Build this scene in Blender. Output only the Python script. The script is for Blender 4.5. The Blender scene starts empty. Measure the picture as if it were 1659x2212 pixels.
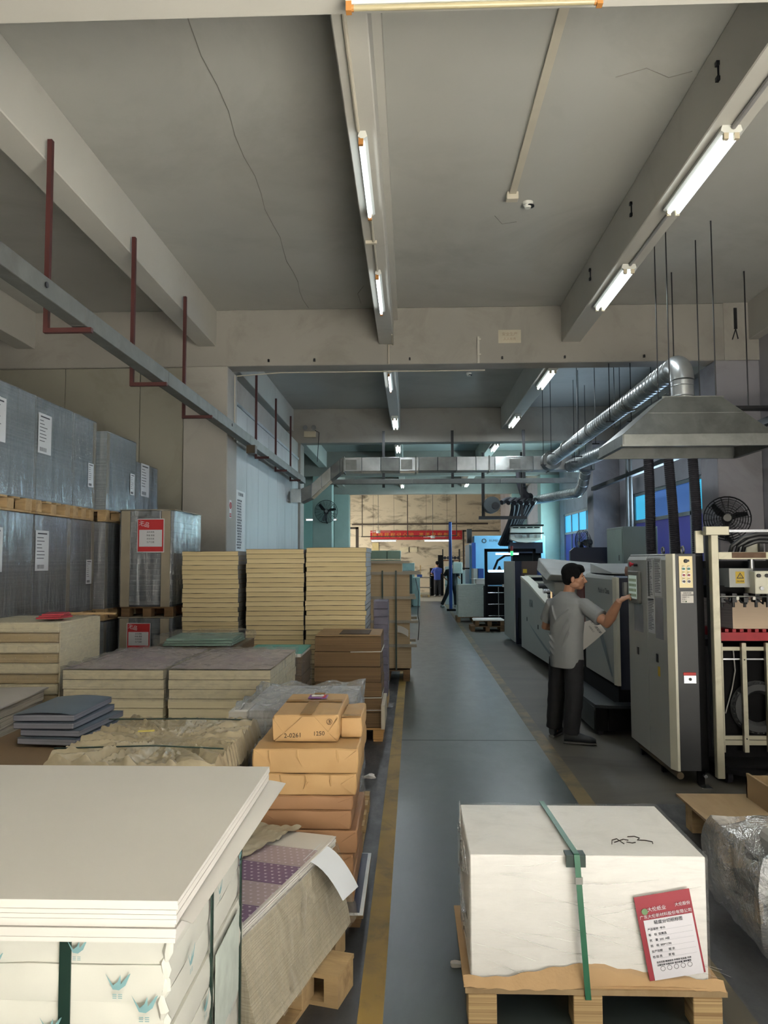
import bpy, bmesh, math, random
from mathutils import Vector, Matrix, Euler, noise
random.seed(11)
S = bpy.context.scene
COL = S.collection
PI = math.pi
R = math.radians

# ---------------------------------------------------------------- camera
cam_d = bpy.data.cameras.new('camera')
cam = bpy.data.objects.new('camera', cam_d)
COL.objects.link(cam)
cam_d.sensor_fit = 'HORIZONTAL'
cam_d.sensor_width = 36.0
cam_d.lens = 1661.0 / 1659.0 * 36.0
cam_d.clip_start = 0.05
cam_d.clip_end = 200
_p, _y, _r = 0.0619223886803939, 0.03455085629687586, -0.0031644391174088754
_f = Vector((-math.sin(_y) * math.cos(_p), math.cos(_y) * math.cos(_p), math.sin(_p)))
_r0 = Vector((math.cos(_y), math.sin(_y), 0))
_u0 = _r0.cross(_f)
_rt = math.cos(_r) * _r0 + math.sin(_r) * _u0
_up = -math.sin(_r) * _r0 + math.cos(_r) * _u0
cam.matrix_world = Matrix(((_rt.x, _up.x, -_f.x, 0), (_rt.y, _up.y, -_f.y, 0), (_rt.z, _up.z, -_f.z, 1.78), (0, 0, 0, 1)))
S.camera = cam

# ---------------------------------------------------------------- world, daylight, exposure
w = bpy.data.worlds.new('daylight')
S.world = w
w.use_nodes = True
w.node_tree.nodes['Background'].inputs[0].default_value = (0.72, 0.82, 1.0, 1)
w.node_tree.nodes['Background'].inputs[1].default_value = 1.0
S.view_settings.view_transform = 'Standard'
S.view_settings.look = 'None'
S.view_settings.gamma = 1.0
S.view_settings.use_curve_mapping = False
S.view_settings.exposure = -0.2
S.cycles.use_denoising = True
S.cycles.use_adaptive_sampling = True
S.cycles.adaptive_threshold = 0.08
S.cycles.max_bounces = 5
S.cycles.diffuse_bounces = 3
S.cycles.glossy_bounces = 3
S.cycles.transmission_bounces = 4
S.cycles.transparent_max_bounces = 8
S.cycles.sample_clamp_indirect = 0.0
S.cycles.caustics_reflective = False
S.cycles.caustics_refractive = False


def area_light(name, loc, aim, sx, sy, power, col):
    d = bpy.data.lights.new(name, 'AREA')
    d.shape = 'RECTANGLE'
    d.size = sx
    d.size_y = sy
    d.energy = power
    d.color = col
    o = bpy.data.objects.new(name, d)
    COL.objects.link(o)
    o.location = loc
    o.rotation_euler = (Vector(aim) - Vector(loc)).to_track_quat('-Z', 'Y').to_euler()
    return o


# daylight and sun entering through the loading opening in the right wall behind the photographer and through the far side door
area_light('loading_door_daylight', (4.75, -3.4, 1.9), (-1.0, 3.0, 2.2), 5.0, 3.2, 135, (1.0, 0.95, 0.87))
sun_d = bpy.data.lights.new('sun', 'SUN')
sun_d.energy = 205.0
sun_d.angle = R(0.6)
sun_d.color = (0.975, 0.99, 1.0)
sun = bpy.data.objects.new('sun', sun_d)
COL.objects.link(sun)
sun.rotation_euler = Vector((-0.75, 0.20, -0.66)).to_track_quat('-Z', 'Y').to_euler()
area_light('far_door_daylight', (-5.6, 38.0, 2.0), (3.0, 37.5, 0.6), 5.0, 3.4, 620, (1.0, 0.93, 0.82))
area_light('window_daylight', (4.84, 14.8, 2.9), (0, 14.8, 2.6), 3.8, 0.7, 110, (0.55, 0.76, 1.0))
area_light('window_daylight', (4.84, 22.7, 2.9), (0, 22.7, 2.6), 3.4, 0.6, 300, (0.55, 0.86, 0.92))
area_light('window_daylight', (4.84, 29.0, 2.9), (0, 29.0, 2.6), 4.2, 0.6, 300, (0.55, 0.86, 0.92))  # added lamp at the third window to brighten the middle bays

# ---------------------------------------------------------------- materials
M = {}


def nt_new(name):
    m = bpy.data.materials.new(name)
    m.use_nodes = True
    return m, m.node_tree, m.node_tree.nodes['Principled BSDF']


def lin(c):
    return tuple(((x / 255.0) / 12.92 if x / 255.0 <= 0.04045 else ((x / 255.0 + 0.055) / 1.055) ** 2.4) for x in c)


def coords(nt, scale=(1, 1, 1), rot=(0, 0, 0)):
    tc = nt.nodes.new('ShaderNodeTexCoord')
    mp = nt.nodes.new('ShaderNodeMapping')
    mp.inputs['Scale'].default_value = scale
    mp.inputs['Rotation'].default_value = rot
    nt.links.new(tc.outputs['Object'], mp.inputs['Vector'])
    return mp.outputs['Vector']


def noise_n(nt, vec, scale, detail=4, rough=0.55, dist=0.0):
    n = nt.nodes.new('ShaderNodeTexNoise')
    n.inputs['Scale'].default_value = scale
    n.inputs['Detail'].default_value = detail
    n.inputs['Roughness'].default_value = rough
    n.inputs['Distortion'].default_value = dist
    nt.links.new(vec, n.inputs['Vector'])
    return n.outputs['Fac']


def ramp(nt, fac, p0, p1, c0=(0, 0, 0, 1), c1=(1, 1, 1, 1)):
    r = nt.nodes.new('ShaderNodeValToRGB')
    r.color_ramp.elements[0].position = p0
    r.color_ramp.elements[1].position = p1
    r.color_ramp.elements[0].color = c0
    r.color_ramp.elements[1].color = c1
    nt.links.new(fac, r.inputs['Fac'])
    return r.outputs['Color']


def mixc(nt, fac, a, b, mode='MIX'):
    m = nt.nodes.new('ShaderNodeMix')
    m.data_type = 'RGBA'
    m.blend_type = mode
    for s, v in ((m.inputs[0], fac), (m.inputs[6], a), (m.inputs[7], b)):
        if isinstance(v, (int, float)):
            s.default_value = v
        elif isinstance(v, tuple):
            s.default_value = v if len(v) == 4 else v + (1,)
        else:
            nt.links.new(v, s)
    return m.outputs[2]


def bump(nt, b, h, strength, dist=0.01):
    n = nt.nodes.new('ShaderNodeBump')
    n.inputs['Strength'].default_value = strength
    n.inputs['Distance'].default_value = dist
    nt.links.new(h, n.inputs['Height'])
    nt.links.new(n.outputs['Normal'], b.inputs['Normal'])


def pm(name, rgb, rough=0.6, metal=0.0, var=0.12, scale=3.0, bmp=0.0, bscale=40.0, stain=None, stain_amt=0.5,
       stain_pos=(0.5, 0.68), stain_scale=1.2, stretch=(1, 1, 1), spec=0.5, coat=0.0, rvar=0.0):
    """one procedural paint / paper / metal material; rgb is given in display values 0-255"""
    if name in M:
        return M[name]
    m, nt, b = nt_new(name)
    c = lin(rgb)
    v = coords(nt, stretch)
    f = noise_n(nt, v, scale, 3)
    lo = tuple(x * (1 - var) for x in c)
    hi = tuple(min(1, x * (1 + var)) for x in c)
    base = ramp(nt, f, 0.3, 0.7, lo + (1,), hi + (1,))
    if stain:
        f2 = noise_n(nt, v, stain_scale, 6, 0.65, 0.6)
        k = ramp(nt, f2, stain_pos[0], stain_pos[1], (0, 0, 0, 1), (stain_amt,) * 3 + (1,))
        base = mixc(nt, k, base, lin(stain))
    nt.links.new(base, b.inputs['Base Color'])
    b.inputs['Roughness'].default_value = rough
    b.inputs['Metallic'].default_value = metal
    if rvar:
        f3 = noise_n(nt, coords(nt, (2.5, 1.2, 1)), 2.2, 7, 0.7)
        mr = nt.nodes.new('ShaderNodeMapRange')
        mr.inputs['From Min'].default_value = 0.35
        mr.inputs['From Max'].default_value = 0.65
        mr.inputs['To Min'].default_value = max(0.05, rough - rvar)
        mr.inputs['To Max'].default_value = rough + rvar
        nt.links.new(f3, mr.inputs['Value'])
        nt.links.new(mr.outputs['Result'], b.inputs['Roughness'])
    b.inputs['Specular IOR Level'].default_value = spec
    if coat:
        b.inputs['Coat Weight'].default_value = coat
    if bmp:
        bump(nt, b, noise_n(nt, v, bscale, 2), bmp)
    M[name] = m
    return m


def emit(name, rgb, strength):
    if name in M:
        return M[name]
    m, nt, b = nt_new(name)
    f = noise_n(nt, coords(nt), 2.0, 2)
    c = lin(rgb)
    col = ramp(nt, f, 0.2, 0.8, tuple(x * .94 for x in c) + (1,), c + (1,))
    nt.links.new(col, b.inputs['Emission Color'])
    b.inputs['Base Color'].default_value = c + (1,)
    b.inputs['Emission Strength'].default_value = strength
    M[name] = m
    return m


def layered(name, rgb, rgb2, per_m=180.0, rough=0.75, bmp=0.25, big=None, axis='Z'):
    """edges of stacked sheets: fine lines along one axis"""
    if name in M:
        return M[name]
    m, nt, b = nt_new(name)
    sc = {'Z': (0.35, 0.35, per_m), 'X': (per_m, .35, .35), 'Y': (.35, per_m, .35)}[axis]
    v = coords(nt, sc)
    f = noise_n(nt, v, 1.0, 3, 0.6)
    col = ramp(nt, f, 0.32, 0.62, lin(rgb2) + (1,), lin(rgb) + (1,))
    if big:
        v2 = coords(nt, (0.2, 0.2, 14.0))
        k = ramp(nt, noise_n(nt, v2, 1.0, 2), 0.42, 0.6)
        col = mixc(nt, k, col, lin(big))
    nt.links.new(col, b.inputs['Base Color'])
    b.inputs['Roughness'].default_value = rough
    bump(nt, b, f, bmp, 0.004)
    M[name] = m
    return m


def film(name, tint=(235, 238, 240), haze=0.12, gloss=0.16, rough=0.12, stretch=(2, 2, 14), scale=3.0, rot=(0, 0.2, 0), crinkle=0.02):
    """stretch-wrap film: clear sheet with streaky haze and highlights from its wrinkles"""
    if name in M:
        return M[name]
    m = bpy.data.materials.new(name)
    m.use_nodes = True
    nt = m.node_tree
    nt.nodes.remove(nt.nodes['Principled BSDF'])
    out = nt.nodes['Material Output']
    v = coords(nt, stretch, rot)
    f = noise_n(nt, v, scale, 5, 0.65, 0.8)
    tr = nt.nodes.new('ShaderNodeBsdfTransparent')
    gl = nt.nodes.new('ShaderNodeBsdfGlossy')
    gl.inputs['Roughness'].default_value = rough
    df = nt.nodes.new('ShaderNodeBsdfDiffuse')
    df.inputs['Color'].default_value = lin(tint) + (1,)
    bp = nt.nodes.new('ShaderNodeBump')
    bp.inputs['Strength'].default_value = 1.0
    bp.inputs['Distance'].default_value = crinkle
    nt.links.new(f, bp.inputs['Height'])
    nt.links.new(bp.outputs['Normal'], gl.inputs['Normal'])
    k = ramp(nt, f, 0.45, 0.75, (haze * .25,) * 3 + (1,), (haze * 1.7,) * 3 + (1,))
    m1 = nt.nodes.new('ShaderNodeMixShader')
    nt.links.new(k, m1.inputs[0])
    nt.links.new(tr.outputs[0], m1.inputs[1])
    nt.links.new(df.outputs[0], m1.inputs[2])
    lw = nt.nodes.new('ShaderNodeLayerWeight')
    lw.inputs['Blend'].default_value = 0.25
    nt.links.new(bp.outputs['Normal'], lw.inputs['Normal'])
    mr = nt.nodes.new('ShaderNodeMapRange')
    mr.inputs['To Min'].default_value = gloss * 0.22
    mr.inputs['To Max'].default_value = min(0.8, gloss * 2.2)
    nt.links.new(lw.outputs['Fresnel'], mr.inputs['Value'])
    m2 = nt.nodes.new('ShaderNodeMixShader')
    nt.links.new(mr.outputs['Result'], m2.inputs[0])
    nt.links.new(m1.outputs[0], m2.inputs[1])
    nt.links.new(gl.outputs[0], m2.inputs[2])
    nt.links.new(m2.outputs[0], out.inputs['Surface'])
    M[name] = m
    return m


# ---------------------------------------------------------------- geometry helpers
class MB:
    """collects shapes; build() links them as one mesh object (world coordinates, moved under the parent)"""

    def __init__(s):
        s.v, s.f, s.m = [], [], []

    def add(s, vs, fs, mi=0):
        n = len(s.v)
        s.v += [tuple(p) for p in vs]
        s.f += [tuple(i + n for i in f) for f in fs]
        s.m += [mi] * len(fs)
        return s

    def hexa(s, p, mi=0):
        return s.add(p, [(3, 2, 1, 0), (4, 5, 6, 7), (0, 1, 5, 4), (1, 2, 6, 5), (2, 3, 7, 6), (3, 0, 4, 7)], mi)

    def box(s, x0, x1, y0, y1, z0, z1, mi=0, rz=0.0, c=None):
        p = [(x0, y0, z0), (x1, y0, z0), (x1, y1, z0), (x0, y1, z0), (x0, y0, z1), (x1, y0, z1), (x1, y1, z1), (x0, y1, z1)]
        if rz:
            cx, cy = c if c else ((x0 + x1) / 2, (y0 + y1) / 2)
            ca, sa = math.cos(rz), math.sin(rz)
            p = [(cx + (a - cx) * ca - (b - cy) * sa, cy + (a - cx) * sa + (b - cy) * ca, z) for a, b, z in p]
        return s.hexa(p, mi)

    def cbox(s, cx, cy, cz, sx, sy, sz, mi=0, rz=0.0):
        return s.box(cx - sx / 2, cx + sx / 2, cy - sy / 2, cy + sy / 2, cz - sz / 2, cz + sz / 2, mi, rz)

    def prism(s, poly, axis, lo, hi, mi=0):
        n = len(poly)
        def P(a, b, t):
            return {'X': (t, a, b), 'Y': (a, t, b), 'Z': (a, b, t)}[axis]
        vs = [P(a, b, lo) for a, b in poly] + [P(a, b, hi) for a, b in poly]
        fs = [tuple(range(n))[::-1], tuple(range(n, 2 * n))] + [(i, (i + 1) % n, n + (i + 1) % n, n + i) for i in range(n)]
        return s.add(vs, fs, mi)

    def tube(s, pts, r, n=8, mi=0, caps=True, r_list=None):
        pts = [Vector(p) for p in pts]
        rings = []
        ref = None
        for i, p in enumerate(pts):
            t = (pts[min(i + 1, len(pts) - 1)] - pts[max(i - 1, 0)]).normalized()
            if ref is None:
                ref = t.orthogonal().normalized()
            else:
                ref = (ref - t * ref.dot(t))
                ref = ref.normalized() if ref.length > 1e-6 else t.orthogonal().normalized()
            bn = t.cross(ref)
            rr = r_list[i] if r_list else r
            rings.append([p + (ref * math.cos(2 * PI * k / n) + bn * math.sin(2 * PI * k / n)) * rr for k in range(n)])
        vs = [q for rg in rings for q in rg]
        fs = []
        for i in range(len(pts) - 1):
            for k in range(n):
                a, b2 = i * n + k, i * n + (k + 1) % n
                fs.append((a, b2, b2 + n, a + n))
        if caps:
            fs.append(tuple(range(n))[::-1])
            fs.append(tuple((len(pts) - 1) * n + k for k in range(n)))
        return s.add(vs, fs, mi)

    def cyl(s, p0, p1, r, n=12, mi=0, r2=None, caps=True):
        return s.tube([p0, p1], r, n, mi, caps, [r, r if r2 is None else r2])

    def ring(s, c, ax, Rr, r, n=24, k=5, mi=0):
        ax = Vector(ax).normalized()
        u = ax.orthogonal().normalized()
        w_ = ax.cross(u)
        c = Vector(c)
        vs, fs = [], []
        for i in range(n):
            a = 2 * PI * i / n
            d = u * math.cos(a) + w_ * math.sin(a)
            for j in range(k):
                b2 = 2 * PI * j / k
                vs.append(c + d * (Rr + r * math.cos(b2)) + ax * (r * math.sin(b2)))
        for i in range(n):
            for j in range(k):
                fs.append((i * k + j, ((i + 1) % n) * k + j, ((i + 1) % n) * k + (j + 1) % k, i * k + (j + 1) % k))
        return s.add(vs, fs, mi)

    def grid(s, fn, nu, nv, mi=0):
        vs = [fn(i / nu, j / nv) for j in range(nv + 1) for i in range(nu + 1)]
        fs = [(j * (nu + 1) + i, j * (nu + 1) + i + 1, (j + 1) * (nu + 1) + i + 1, (j + 1) * (nu + 1) + i) for j in range(nv) for i in range(nu)]
        return s.add(vs, fs, mi)

    def build(s, name, mats, parent=None, smooth=False, bevel=0.0, local=False, fix=True, seg=1):
        me = bpy.data.meshes.new(name)
        vs = s.v
        if parent is not None and not local:
            o = WL[parent.name_full]
            vs = [(a - o[0], b - o[1], c - o[2]) for a, b, c in vs]
        me.from_pydata(vs, [], s.f)
        if not isinstance(mats, (list, tuple)):
            mats = [mats]
        for m in mats:
            me.materials.append(m)
        if len(mats) > 1:
            me.polygons.foreach_set('material_index', s.m)
        if fix:
            bm = bmesh.new()
            bm.from_mesh(me)
            bmesh.ops.recalc_face_normals(bm, faces=bm.faces)
            bm.to_mesh(me)
            bm.free()
        if smooth:
            me.polygons.foreach_set('use_smooth', [True] * len(me.polygons))
            me.set_sharp_from_angle(angle=R(38))
        me.update()
        ob = bpy.data.objects.new(name, me)
        COL.objects.link(ob)
        if parent is not None:
            ob.parent = parent
            WL[ob.name_full] = WL[parent.name_full] if not local else (0, 0, 0)
        else:
            WL[ob.name_full] = (0, 0, 0)
        if bevel:
            bv = ob.modifiers.new('bevel', 'BEVEL')
            bv.width = bevel
            bv.segments = seg
            bv.limit_method = 'ANGLE'
            bv.angle_limit = R(40)
        return ob


WL = {}


def thing(name, label, cat, loc=(0, 0, 0), rz=0.0, group=None):
    o = bpy.data.objects.new(name, None)
    COL.objects.link(o)
    o.location = loc
    o.rotation_euler = (0, 0, rz)
    o.empty_display_size = 0.1
    o['label'] = label
    o['category'] = cat
    if group:
        o['group'] = group
    WL[o.name_full] = tuple(loc)
    return o


def tag(o, label, cat, group=None):
    o['label'] = label
    o['category'] = cat
    if group:
        o['group'] = group
    return o


def struct(o):
    o['kind'] = 'structure'
    return o


def dup(root, loc=None, rz=None, label=None, group=None, shift=None):
    r = root.copy()
    COL.objects.link(r)
    if shift:
        r.location = Vector(root.location) + Vector(shift)
    if loc is not None:
        r.location = loc
    if rz is not None:
        r.rotation_euler = (0, 0, rz)
    if label:
        r['label'] = label
    if group:
        r['group'] = group
    WL[r.name_full] = tuple(r.location)
    for ch in list(root.children):
        c = ch.copy()
        COL.objects.link(c)
        c.parent = r
        WL[c.name_full] = WL[r.name_full]
        for g in ch.children:
            d = g.copy()
            COL.objects.link(d)
            d.parent = c
    return r


_TXT = {}


def text_mesh(body, size, spacing=1.0, align='CENTER'):
    k = (body, round(size, 4), spacing, align)
    if k in _TXT:
        return _TXT[k]
    cu = bpy.data.curves.new('lettering', 'FONT')
    cu.body = body
    cu.size = size
    cu.align_x = align
    cu.align_y = 'CENTER'
    cu.space_character = spacing
    cu.resolution_u = 2
    cu.extrude = 0.0004
    ob = bpy.data.objects.new('lettering', cu)
    COL.objects.link(ob)
    dg = bpy.context.evaluated_depsgraph_get()
    me = bpy.data.meshes.new_from_object(ob.evaluated_get(dg))
    bpy.data.objects.remove(ob)
    bpy.data.curves.remove(cu)
    _TXT[k] = me
    return me


def text(name, body, size, pos, right, up, mat, parent=None, spacing=1.0, align='CENTER', jitter=0):
    """lettering as a thin mesh lying on a surface: right and up give its directions (world)"""
    me = text_mesh(body, size, spacing, align).copy()
    me.materials.clear()
    me.materials.append(mat)
    r_ = Vector(right).normalized()
    u_ = Vector(up).normalized()
    n_ = r_.cross(u_)
    o = WL[parent.name_full] if parent is not None else (0, 0, 0)
    p = Vector(pos) - Vector(o) + n_ * 0.0012
    mt = Matrix(((r_.x, u_.x, n_.x, p.x), (r_.y, u_.y, n_.y, p.y), (r_.z, u_.z, n_.z, p.z), (0, 0, 0, 1)))
    me.transform(mt)
    ob = bpy.data.objects.new(name, me)
    COL.objects.link(ob)
    if parent is not None:
        ob.parent = parent
        WL[ob.name_full] = o
    return ob


def sheet(mb, pos, right, up, wd, ht, mi=0, t=0.0015):
    """thin slab lying on a surface, centred at pos"""
    r_ = Vector(right).normalized() * (wd / 2)
    u_ = Vector(up).normalized() * (ht / 2)
    n_ = Vector(right).normalized().cross(Vector(up).normalized()) * t
    p = Vector(pos)
    mb.hexa([p - r_ - u_, p + r_ - u_, p + r_ + u_, p - r_ + u_, p - r_ - u_ + n_, p + r_ - u_ + n_, p + r_ + u_ + n_, p - r_ + u_ + n_], mi)
    return mb
# ================================================================ the building
wallm = pm('old_white_plaster', (166, 162, 154), 0.85, var=0.06, scale=1.3, bmp=0.12, bscale=25, stain=(112, 102, 90), stain_amt=0.5, stain_pos=(0.52, 0.78), stain_scale=0.9)
ceilm = pm('ceiling_paint', (182, 181, 174), 0.9, var=0.05, scale=0.7, bmp=0.08, bscale=14, stain=(150, 148, 140), stain_amt=0.4, stain_scale=0.5)
beamm = pm('beam_paint', (192, 189, 180), 0.85, var=0.05, scale=1.0, bmp=0.1, bscale=20, stain=(140, 132, 120), stain_amt=0.3, stain_pos=(0.58, 0.8), stain_scale=1.4)
backm = pm('stained_cream_wall', (205, 192, 168), 0.9, var=0.07, scale=0.5, bmp=0.15, bscale=9, stain=(84, 74, 64), stain_amt=0.9, stain_pos=(0.5, 0.7), stain_scale=0.9, stretch=(1, 1, 2.6))
greenwall = pm('pale_green_paint', (150, 178, 170), 0.8, var=0.05, scale=1.0, bmp=0.08)
panelm = pm('sandwich_panel_beige', (150, 147, 134), 0.55, var=0.05, scale=0.8, stain=(120, 116, 100), stain_amt=0.4)
panelg = pm('sandwich_panel_grey', (168, 172, 172), 0.45, var=0.05, scale=0.8, stain=(130, 134, 134), stain_amt=0.4, stretch=(1, 1, .3))
darkm = pm('black_paint', (22, 22, 24), 0.5, var=0.2)
floor_dark = pm('dark_floor_paint', (56, 57, 60), 0.45, rvar=0.12, var=0.12, scale=1.2, bmp=0.05, bscale=60, stain=(96, 94, 90), stain_amt=0.5, stain_pos=(0.55, 0.8), stain_scale=1.7)
floor_aisle = pm('green_grey_floor_paint', (57, 65, 65), 0.32, rvar=0.02, var=0.08, scale=0.9, bmp=0.03, bscale=30, stain=(92, 100, 98), stain_amt=0.6, stain_pos=(0.5, 0.8), stain_scale=1.1, stretch=(1, .35, 1))
floor_conc = pm('worn_concrete', (80, 77, 69), 0.62, var=0.12, scale=1.5, bmp=0.08, bscale=40, stain=(52, 50, 46), stain_amt=0.7, stain_pos=(0.5, 0.72), stain_scale=1.2, stretch=(.5, 1.4, 1))
yellow = pm('worn_yellow_paint', (146, 118, 54), 0.6, var=0.15, scale=3, stain=(92, 80, 52), stain_amt=0.8, stain_pos=(0.48, 0.7), stain_scale=3.5)
yellow2 = pm('faded_yellow_paint', (112, 98, 66), 0.6, var=0.15, scale=3, stain=(72, 68, 58), stain_amt=0.9, stain_pos=(0.42, 0.6), stain_scale=2.5)
jointm = pm('joint_line', (44, 46, 48), 0.8)

XL, XR, Y0, Y1, ZC = -8.0, 4.9, -7.0, 42.0, 5.38


def sk(x, y):            # painted lines run a touch askew of the beams
    return x + 0.0042 * (y - 6)


fl = MB()


def strip(xa, xb, ya, yb, mi):
    fl.hexa([(sk(xa, ya) if abs(xa) < 3 else xa, ya, -0.1), (sk(xb, ya) if abs(xb) < 3 else xb, ya, -0.1), (sk(xb, yb) if abs(xb) < 3 else xb, yb, -0.1), (sk(xa, yb) if abs(xa) < 3 else xa, yb, -0.1),
             (sk(xa, ya) if abs(xa) < 3 else xa, ya, 0), (sk(xb, ya) if abs(xb) < 3 else xb, ya, 0), (sk(xb, yb) if abs(xb) < 3 else xb, yb, 0), (sk(xa, yb) if abs(xa) < 3 else xa, yb, 0)], mi)


YA = -0.6
strip(XL, XR, Y0, YA, 7)  # unseen floor, made pale to bounce sun up to the ceiling
strip(XL, -0.205, YA, 33, 0)
strip(-0.205, -0.105, YA, 33, 1)
strip(-0.105, 1.215, YA, 7.72, 2)
strip(-0.105, 1.215, 7.74, 33, 2)
strip(-0.105, 1.215, 7.72, 7.74, 5)
strip(1.215, 1.335, YA, 33, 4)
strip(1.335, XR, YA, 5.78, 0)
strip(1.335, XR, 5.78, 33, 3)
strip(XL, XR, 33, Y1, 6)
struct(fl.build('floor', [floor_dark, yellow, floor_aisle, floor_conc, yellow2, jointm, pm('far_room_floor', (150, 142, 128), 0.6, scale=1), pm('bounce_floor_concrete', (206, 200, 188), 0.8, scale=1)]))

# ceiling slab
struct(MB().box(XL - .3, XR + .3, Y0, Y1 + .3, ZC, ZC + .2).build('ceiling', ceilm))
# joint crack running along the left ceiling bay
tr = MB()
pp = [(-1.46 + .02 * math.sin(i * 1.7), 4.2 + i * .345, ZC - .002) for i in range(20)]
tr.tube(pp, 0.004, 4)
for c_ in ([(1.55, 5.6), (1.75, 5.5), (1.95, 5.62), (2.1, 5.55)], [(-1.6, 4.1), (-1.45, 4.3), (-1.5, 4.5)], [(-1.2, 4.35), (-1.05, 4.25), (-.95, 4.3)], [(.9, 7.9), (1.0, 8.1), (1.15, 8.05)], [(-.6, 9.9), (-.7, 10.2), (-.68, 10.6)]):
    tr.tube([(a, b, ZC - .002) for a, b in c_], .003, 4)
struct(tr.build('trim_1', pm('ceiling_joint', (138, 134, 126), 0.9)))

# long beams and cross beams
LB = [(-5.71, -5.43), (-3.05, -2.78), (-0.44, -0.23), (2.15, 2.42), (4.76, 4.9)]
CB = [3.42, 10.81, 18.12, 25.4, 32.6]
n = 2
for a, b in LB:
    for i in range(5):
        ya = Y0 if i == 0 else CB[i - 1] + .34
        o = struct(MB().box(a, b, ya, CB[i], 4.85, ZC).build('trim_%d' % n, beamm, bevel=.008))
        n += 1
beam_dark = pm('darker_beam_paint', (160, 156, 148), 0.88, var=0.06, scale=1.0, bmp=0.12, bscale=20, stain=(112, 104, 94), stain_amt=0.45, stain_pos=(0.52, 0.78), stain_scale=1.3)  # darker tone of the beam paint for the farther cross beams
for y in CB:
    struct(MB().box(XL, XR, y, y + .34, 4.56, ZC).build('trim_%d' % n, beamm if y < 5 else beam_dark, bevel=.01))
    n += 1
# raised paint ledge along the centre beam's right side
struct(MB().box(-.23, -.17, 3.76, 10.81, 5.2, ZC).build('trim_%d' % n, beamm))
n += 1

# columns
rcol = pm('right_column_plaster', (156, 154, 160), 0.85, var=.06, scale=1.1, bmp=.12, bscale=22, stain=(108, 103, 102), stain_amt=.6, stain_pos=(.5, .72), stain_scale=.9)
for i, y in enumerate(CB[1:]):
    mt = wallm if i == 0 else (pm('column_pale_green', (168, 186, 178), 0.8, var=.05) if i > 1 else wallm)
    struct(MB().box(-3.25, -2.61, y, y + .6, 0, 4.56).build('wall_column_left_%d' % (i + 1), mt, bevel=.01))
    struct(MB().box(4.28, 4.9, y, y + .62, 0, 4.56).build('wall_column_right_%d' % (i + 1), rcol if i < 2 else mt, bevel=.01))
struct(MB().box(4.42, 4.9, 10.8, 11.0, 4.56, ZC).build('trim_%d' % n, wallm)); n += 1

# outer walls
struct(MB().box(XL - .25, XL, Y0, Y1, 0, ZC).build('wall_left', wallm))
struct(MB().box(XL, XR, Y1, Y1 + .25, 0, ZC).build('wall_back', backm))
rw = MB()
WIN = [(12.55, 17.05, 1.0, 3.2), (20.7, 24.75, 1.0, 3.2), (26.6, 31.4, 1.0, 3.2)]
ys = [Y0, -6.6, -0.6] + [t for wv in WIN for t in wv[:2]] + [Y1]
rw.box(XR, XR + .25, -6.6, -0.6, 4.3, ZC)
for i in range(0, len(ys), 2):
    rw.box(XR, XR + .25, ys[i], ys[i + 1], 0, ZC)
for a, b, c, d in WIN:
    rw.box(XR, XR + .25, a, b, 0, c)
    rw.box(XR, XR + .25, a, b, d, ZC)
struct(rw.build('wall_right', pm('right_wall_plaster', (168, 166, 172), 0.85, var=.06, scale=1.1, bmp=.12, bscale=22, stain=(112, 106, 104), stain_amt=.5, stain_pos=(.5, .72), stain_scale=.9)))
# rear wall behind the photographer
rr_ = MB()
rr_.box(XL, XR + .25, Y0 - .25, Y0, 0, ZC)
struct(rr_.build('wall_front', wallm))
# unseen yard outside the loading opening, made paler to bounce sun indoors
struct(MB().box(XR + .25, 40, -25, 20, -.12, -.02).build('ground_yard', pm('bounce_yard_concrete', (150, 146, 138), 0.9)))

# windows: aluminium frames, bright cyan glazing above, violet film below
frame_m = pm('window_aluminium', (150, 160, 165), 0.4, 0.6)
cy_m = emit('cyan_daylit_glass', (70, 190, 235), 0.9)
cy_m2 = emit('blue_daylit_glass', (84, 130, 205), 0.4)
vi_m = emit('violet_film_glass', (72, 74, 158), 0.24)
for wi, (a, b, c, d) in enumerate(WIN):
    t = struct(thing('window_%d' % (wi + 1), '', '', (XR, (a + b) / 2, c)))
    del t['label'], t['category']
    fr = MB()
    np_ = 4
    for k in range(np_ + 1):
        y = a + (b - a) * k / np_
        fr.box(XR + .02, XR + .10, y - .03, y + .03, c, d)
    zt = c + (d - c) * .72
    for z in (c + .03, zt, d - .03):
        fr.box(XR + .02, XR + .10, a, b, z - .035, z + .035)
    fr.build('window_frame', frame_m, t)
    for k in range(np_):
        ya, yb = a + (b - a) * k / np_ + .03, a + (b - a) * (k + 1) / np_ - .03
        MB().box(XR + .05, XR + .06, ya, yb, zt + .035, d - .065).build('pane', cy_m if (wi > 0 or k in (0, 3)) else cy_m2, t)
        MB().box(XR + .05, XR + .06, ya, yb, c + .065, zt - .035).build('pane', vi_m, t)

# left back wall of the pallet bay: upright sandwich panels, and the panel partition along the aisle
t = struct(thing('wall_left_bay', '', '', (-5.6, 10.9, 0)))
del t['label'], t['category']
x = XL
k = 0
while x < -3.26:
    xe = min(x + 1.1, -3.25) if k else -7.2
    MB().box(x + .004, xe - .004, 10.86, 10.94, 0, 4.56).build('panel', panelm, t, bevel=.004)
    x = xe
    k += 1
t = struct(thing('wall_partition', '', '', (-2.62, 14.7, 0)))
del t['label'], t['category']
y = 11.41
while y < 18.05:
    ye = min(y + .95, 18.12)
    MB().box(-2.74, -2.66, y + .004, ye - .004, 0, 4.15).build('panel', panelg, t, bevel=.004)
    y = ye
MB().box(-2.75, -2.645, 11.41, 18.1, 4.15, 4.2).build('top_rail', frame_m, t)
MB().box(-2.74, -2.67, 11.41, 18.1, 4.2, 4.56).build('upper_board', wallm, t)
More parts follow.
